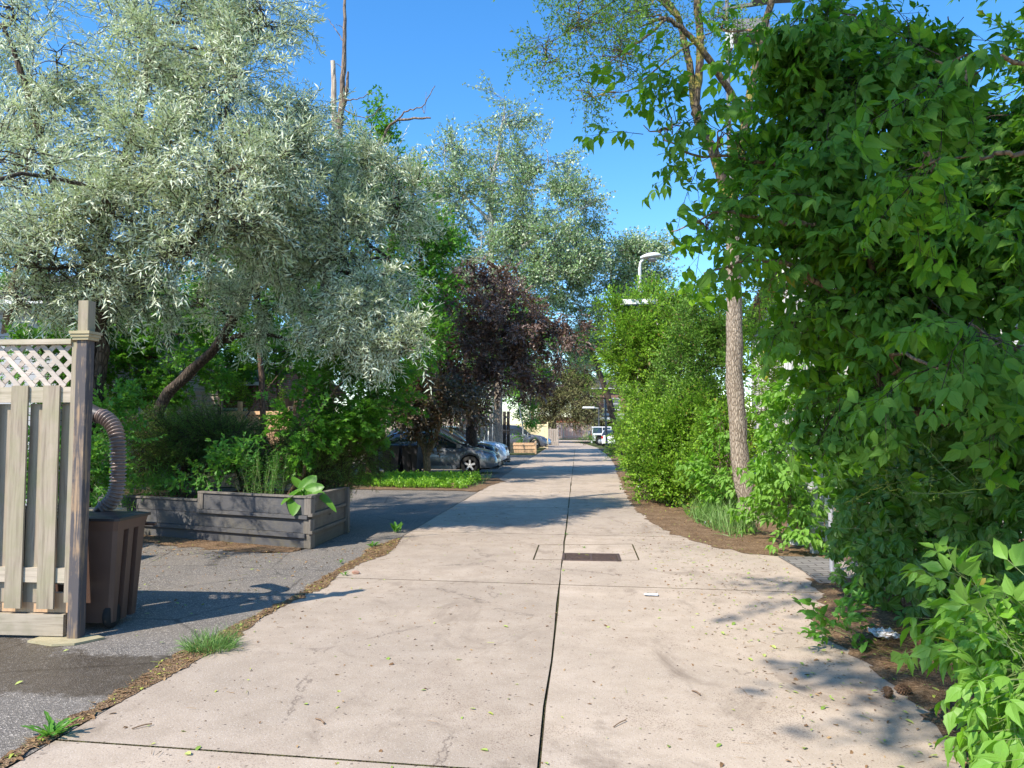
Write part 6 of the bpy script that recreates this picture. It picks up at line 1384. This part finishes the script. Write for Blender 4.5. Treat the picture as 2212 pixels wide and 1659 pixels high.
# creeper over the chain link fence
ct = thing('creeper_vine', 'five leaved creeper covering the chain link fence', 'vine', (2.9, 6.4, 0)); cm = MB(); sm = MB()
n = 1400; u = rng.random(n); y = 8.35-u*5.4; xf = np.interp(y, [2.9, 4.4, 8.4], [3.1, 3.15, CP.x]); z = rng.random(n)**.9*2.05
# the fence stays bare low down at its far end
keep = ~((y > 7.55) & (z < 1.05) & (rng.random(n) < .80)) & ~((z < .45) & (rng.random(n) < .7))
bul = .06+.34*np.clip(1-(z-1.0)**2*.7, .15, 1)*rng.random(n)*np.clip((8.6-y)/1.5, .25, 1); P = np.stack([xf-bul, y+rng.normal(0, .05, n), z], 1)[keep]
D = np.stack([rng.normal(-.35, .4, len(P)), rng.normal(-.2, .5, len(P)), rng.normal(-.35, .5, len(P))], 1)
scatter(cm, T_creep, P, D, .75+.45*rng.random(len(P)), .3, (-.75, -.35, .55))
for k in range(60):
    y0 = 3+5.2*rng.random(); x0 = float(np.interp(y0, [2.9, 4.4, 8.4], [3.1, 3.15, CP.x])); h = .8+1.1*rng.random(); sm.tube(smooth_path([(x0, y0, 0), (x0-.05-.1*rng.random(), y0+rng.normal(0, .2), h*.5), (x0-.08, y0+rng.normal(0, .3), h)], 4), .006, 5)
for px, py, Y in ((1900, 960, 5.6), (1830, 1010, 6.2), (1960, 1080, 5.2), (2100, 1050, 4.6), (1980, 990, 5.3), (1860, 1130, 6.0), (1760, 1020, 7.2)):
    c_ = at(px, py, Y); scatter(cm, T_creepnew, np.array([c_]*3)+rng.normal(0, .06, (3, 3)), np.array([[-1, -.3, .2]]*3)+rng.normal(0, .4, (3, 3)), .8, .3)
    cmv = cm
cm.build('foliage', [M['l_creeper'], M['twig_green']], ct); sm.build('stem', M['bark_brown'], ct)
nt_ = thing('creeper_shoots', 'fresh yellow green creeper shoots reaching out of the vine', 'vine', tuple(at(1960, 1060, 5.2))); cm = MB(); sm = MB()
for pts in ([(2230, 1040, 4.4), (2120, 1055, 4.5), (2010, 1062, 4.6)], [(1960, 985, 5.2), (1905, 955, 5.2), (1870, 962, 5.2)], [(1950, 1060, 5.2), (1890, 1055, 5.3), (1825, 1085, 5.4)], [(2090, 960, 4.8), (2080, 905, 4.8), (2095, 880, 4.8)]):
    pp_ = smooth_path([at(*q_) for q_ in pts], 7, .008, 4); sm.tube(pp_, np.linspace(.0045, .002, len(pp_)), 6)
    for i in range(2, len(pp_), 2): scatter(cm, T_creepnew, [pp_[i]], [[rng.normal(0, .6), rng.normal(-.3, .4), rng.normal(.2, .5)]], .35, .4)
sm.build('stem', M['l_creeper_new'], nt_); cm.build('foliage', [M['l_creeper_new'], M['twig_green']], nt_)
# bright bush at the lower right corner
bush('corner_boxelder', 'bright leafy boxelder shoots in the lower right corner', 'shrub', (2.9, 3.3, 0), [wblob(2180, 1370, 4.1, 40, 35, .2, 13, 5, (-.4, -.2, .1)), wblob(2235, 1440, 3.8, 50, 60, .25, 22, 7, (-.4, -.2, .1)), wblob(2200, 1480, 3.75, 30, 30, .2, 8, 4, (-.4, -.2, .0)), wblob(2260, 1570, 3.5, 40, 60, .25, 20, 6, (-.4, -.2, .0)), wblob(2200, 1610, 3.5, 20, 20, .12, 3, 2, (-.4, -.2, -.1)), wblob(2250, 1310, 4.1, 45, 45, .3, 14, 5, (-.3, -.2, .2)), wblob(2290, 1480, 3.4, 50, 200, .4, 50, 8)],
     T_boxtip, [M['l_boxlit'], M['twig_green']], None, 9, M['twig_green'], .0035, .2, .35, .007, sc=.9, shoot=.35)
bush('low_seedling', 'small leafy seedling sprawling on the lane edge below the creeper', 'plant', tuple(gnd(1800, 1360)), [blob(1790, 1355, 5.85, 35, 14, .12, 12, 4), blob(1835, 1350, 5.9, 22, 14, .12, 8, 3)], T_broad, [M['l_weed'], M['twig_green']], None, 3, M['twig_green'], .002, .2, .4, .003)
# tree behind the viewer whose shade falls on the creeper
ob = Vector((-2.6, -3.4, 0))
tree('roadside_tree', 'tree standing behind the viewer whose boughs shade the right verge', 'tree', tuple(ob), [([ob, (-2.5, -3.3, 3), (-2.0, -2.6, 6), (-1.2, -1.2, 8.2), (-.6, .4, 9.2)], [.22, .2, .16, .1, .04])],
     [blobw((-1.0, 1.2, 9.3), (1.9, 1.9, 1.0), 430, 36), blobw((-2.3, -.8, 9.0), (1.3, 1.2, .8), 230, 20), blobw((.2, 2.2, 9.6), (1.6, 1.2, .8), 300, 26), blobw((1.4, 1.2, 9.2), (1.4, 1.6, .9), 330, 26), blobw((-2.8, 1.0, 9.4), (.8, .4, .4), 50, 7), blobw((-3.5, -1.2, 9.0), (.6, 1.1, .5), 90, 10), blobw((-3.6, .6, 9.6), (.9, .4, .3), 70, 8)], T_far, [M['l_maple'], M['twig']], M['bark_brown'], twr=.02, limb_r=.06)

# ------------------------------------------------------------------ ground plants and litter
def cover(name, label, kind, pts, tpls, mats, sc, dirs=(0, 0, 1), upj=.4, cat=None, dj=.5):
    cm = MB(); P = np.array(pts); D = np.array(dirs)[None, :]+rng.normal(0, dj, (len(P), 3)); scatter(cm, tpls, P, D, sc*(.6+.7*rng.random(len(P))), upj); return tag(cm.build(name, mats), label, cat, None, kind)
def inpoly(poly, n, edge=0):
    poly = np.array([(p[0], p[1]) for p in poly]); lo, hi = poly.min(0), poly.max(0); out = []
    while len(out) < n:
        q = lo+(hi-lo)*rng.random((n*2, 2)); ins = np.zeros(len(q), bool); j = len(poly)-1
        for i in range(len(poly)):
            a, b_ = poly[i], poly[j]; c_ = ((a[1] > q[:, 1]) != (b_[1] > q[:, 1])) & (q[:, 0] < (b_[0]-a[0])*(q[:, 1]-a[1])/(b_[1]-a[1]+1e-12)+a[0]); ins ^= c_; j = i
        out += q[ins].tolist()
    return np.array(out[:n])
gp_ = [(-2.95, 20.9), (-3.0, 19.75), (-3.6, 19.95), (-4.6, 19.9), (-5.6, 20.3), (-6.4, 21), (-6.6, 23), (-3.1, 23.4), (-2.9, 22.3)]
q_ = inpoly(gp_, 3600); cover('ground_cover', 'bright green ground cover under the two stemmed tree', 'stuff', np.c_[q_, .01+.13*rng.random(len(q_))**2], T_cover, [M['l_cover'], M['twig_green']], 1.3)
q_ = inpoly([(-2.7, 21), (-2.9, 19.8), (-5.5, 20.2), (-7.5, 20.8), (-8, 24), (-2.7, 25)], 1100); cover('bed_grass', 'longer grass at the lane end of the garden bed', 'stuff', np.c_[q_, np.full(len(q_), .0)], T_blade, [M['l_grass']], 1.5, (0, 0, 1), .6, None, .4)
for (x_, y_, r_, n_, s_, lab) in ((gnd(455, 1402).x, gnd(455, 1402).y, .13, 520, .95, 'thick grass tuft on the asphalt edge near the bin'), (gnd(512, 1358).x, gnd(512, 1358).y, .06, 60, .5, 'small grass tuft up the edge from the thick tuft'),):
    t = thing('grass_tuft', lab, 'grass tuft', (x_, y_, 0), 0, 'grass tufts along the asphalt edge'); cm = MB(); a = rng.random(n_)*6.28; rr_ = r_*rng.random(n_)**.5; P = np.c_[x_+rr_*np.cos(a)*1.3, y_+rr_*np.sin(a), np.zeros(n_)]; D = np.c_[np.cos(a)*rr_/r_*.8, np.sin(a)*rr_/r_*.8, np.ones(n_)]+rng.normal(0, .25, (n_, 3)); scatter(cm, T_blade, P, D, s_*(.5+.5*rng.random(n_)), .8); cm.build('blades', M['l_grass'], t)
T_dand = [Tpl(leaf(.12, .03, [(.2, .4), (.35, .8), (.45, .5), (.6, 1.0), (.72, .6), (.86, .7)], .2, .25))]
for i, (px, py, s_, lab) in enumerate(((112, 1590, 1.0, 'rosette weed at the lower left lane edge'), (805, 1181, .9, 'dandelion weed where the planter shadow ends'), (855, 1150, 1.3, 'tall weed at the asphalt edge past the planter corner'), (735, 1217, .5, 'tiny weed between planter and joint'), (1225, 1155, .45, 'tiny weed in the crossing of two joints'), (745, 1243, .5, 'flat weed at the end of the cross joint'), (1262, 1184, .3, 'tiny weed at the rim of the drain grate'))):
    c_ = gnd(px, py); t = thing('lane_weed', lab, 'weed', (c_.x, c_.y, 0), 0, 'weeds rooted in the lane joints'); n_ = 26 if i < 3 else 12; cm = MB(); a = rng.random(n_)*6.28; P = np.c_[np.full(n_, c_.x)+rng.normal(0, .02*s_, n_), np.full(n_, c_.y)+rng.normal(0, .02*s_, n_), np.full(n_, .004)]; D = np.c_[np.cos(a), np.sin(a), np.full(n_, .9 if i != 2 else 2.5)+rng.normal(0, .3, n_)]; scatter(cm, T_dand, P, D, s_*(.6+.6*rng.random(n_)), .15); cm.build('leaves', M['l_weed'], t)
# litter: flakes and fallen leaves
P = []
def add(poly, n, z=.008): 
    q = inpoly(poly, n); P.append(np.c_[q, np.full(n, z)+.006*rng.random(n)])
add(ls, 2400); add(rt, 5200, .012); add([(-2.6, 2), (1.9, 2), (2.4, 10), (1.4, 20), (-2.5, 20)], 1500, .003); add([(1.0, 3.2), (2.2, 3.2), (2.4, 9.5), (1.3, 13), (.7, 13)], 900, .003)
add(rf[:12]+[(3.5, 24), (4.5, 14), (4, 9.6)], 5200, .012); add([(-7.5, 9.4), (-3.6, 9.0), (-3.6, 10.1), (-6.4, 10.9), (-8, 11.2)], 900, .006); add([(-6, 6.5), (-2.8, 6.5), (-2.8, 10), (-6, 10)], 500, .002)
P = np.concatenate(P); cm = MB(); a = rng.random(len(P))*6.28; scatter(cm, T_flake, P, np.c_[np.cos(a), np.sin(a), rng.normal(0, .12, len(P))], .7+.9*rng.random(len(P)), .25); tag(cm.build('leaf_litter', M['l_litter']), 'dry leaf and needle litter scattered over the lane', None, None, 'stuff')
P = []; add([(-2.6, 2.5), (1.9, 2.5), (2.5, 9), (1.2, 18), (-2.4, 18)], 170, .004); add([(1.2, 3.4), (2.3, 3.4), (2.7, 8.5), (1.6, 12), (.9, 8)], 260, .010); add([(-5, 4.0), (-2.9, 4.0), (-2.9, 9.5), (-5, 9.5)], 50, .003)
P = np.concatenate(P); cm = MB(); a = rng.random(len(P))*6.28; scatter(cm, [Tpl(leaf(.045, .022, [(.3, .9), (.65, .9)], .25, .15)), Tpl(lens(.03, .014, .3, .2))], P, np.c_[np.cos(a), np.sin(a), rng.normal(0, .08, len(P))], .6+.7*rng.random(len(P)), .2); tag(cm.build('fallen_green_leaves', M['l_petal']), 'small yellow green fallen leaves on the lane', None, None, 'stuff')
# pine straw heap beside the paper
P = inpoly([tuple(gnd(*p_).xy) for p_ in ((1940, 1330), (2010, 1340), (2020, 1420), (1985, 1470), (1920, 1440), (1890, 1410))], 900); cm = MB(); a = rng.random(len(P))*6.28
scatter(cm, [Tpl(stemt((0, 0, 0), (.13, .006, .004), .0013, 0)), Tpl(stemt((0, 0, 0), (.09, -.008, .004), .0012, 0))], np.c_[P, .01+.09*rng.random(len(P))*np.exp(-((P-P.mean(0))**2).sum(1)/.04)], np.c_[np.cos(a), np.sin(a), rng.normal(0, .2, len(P))], 1.0, .3); tag(cm.build('pine_straw', M['l_litter']), 'loose heap of brown pine straw beside the crumpled paper', None, None, 'stuff')
# joint moss and grass
P = []; 
for y_ in (3.6, 7.85, 11.5, 15.3):
    for _ in range(70): x_ = -2.5+4.6*rng.random(); P.append((x_, y_+SK*(x_-JX), -.008))
for _ in range(160): P.append((JX+rng.normal(0, .004), 2.5+16*rng.random(), -.008))
q_ = inpoly(ls, 800); P = np.concatenate([np.array(P), np.c_[q_, np.full(len(q_), .004)]]); cover('joint_moss', 'moss and tiny grass growing in the lane joints', 'stuff', P, T_blade, [M['l_grass']], .16, (0, 0, 1), .8, None, .9)
q_ = inpoly([tuple(gnd(*p_).xy) for p_ in ((1480, 1108), (1600, 1130), (1640, 1150), (1590, 1165), (1500, 1130))], 700); q2 = inpoly([(2.2, 13.6), (3.3, 13.2), (3.6, 15), (2.4, 15.6)], 1500)
cover('verge_grass', 'long grass and weeds under the shrubs left of the grey trunk', 'stuff', np.concatenate([np.c_[q_, np.zeros(len(q_))], np.c_[q2, np.zeros(len(q2))]]), T_blade, [M['l_grass']], 1.9, (0, 0, 1), .7, None, .35)
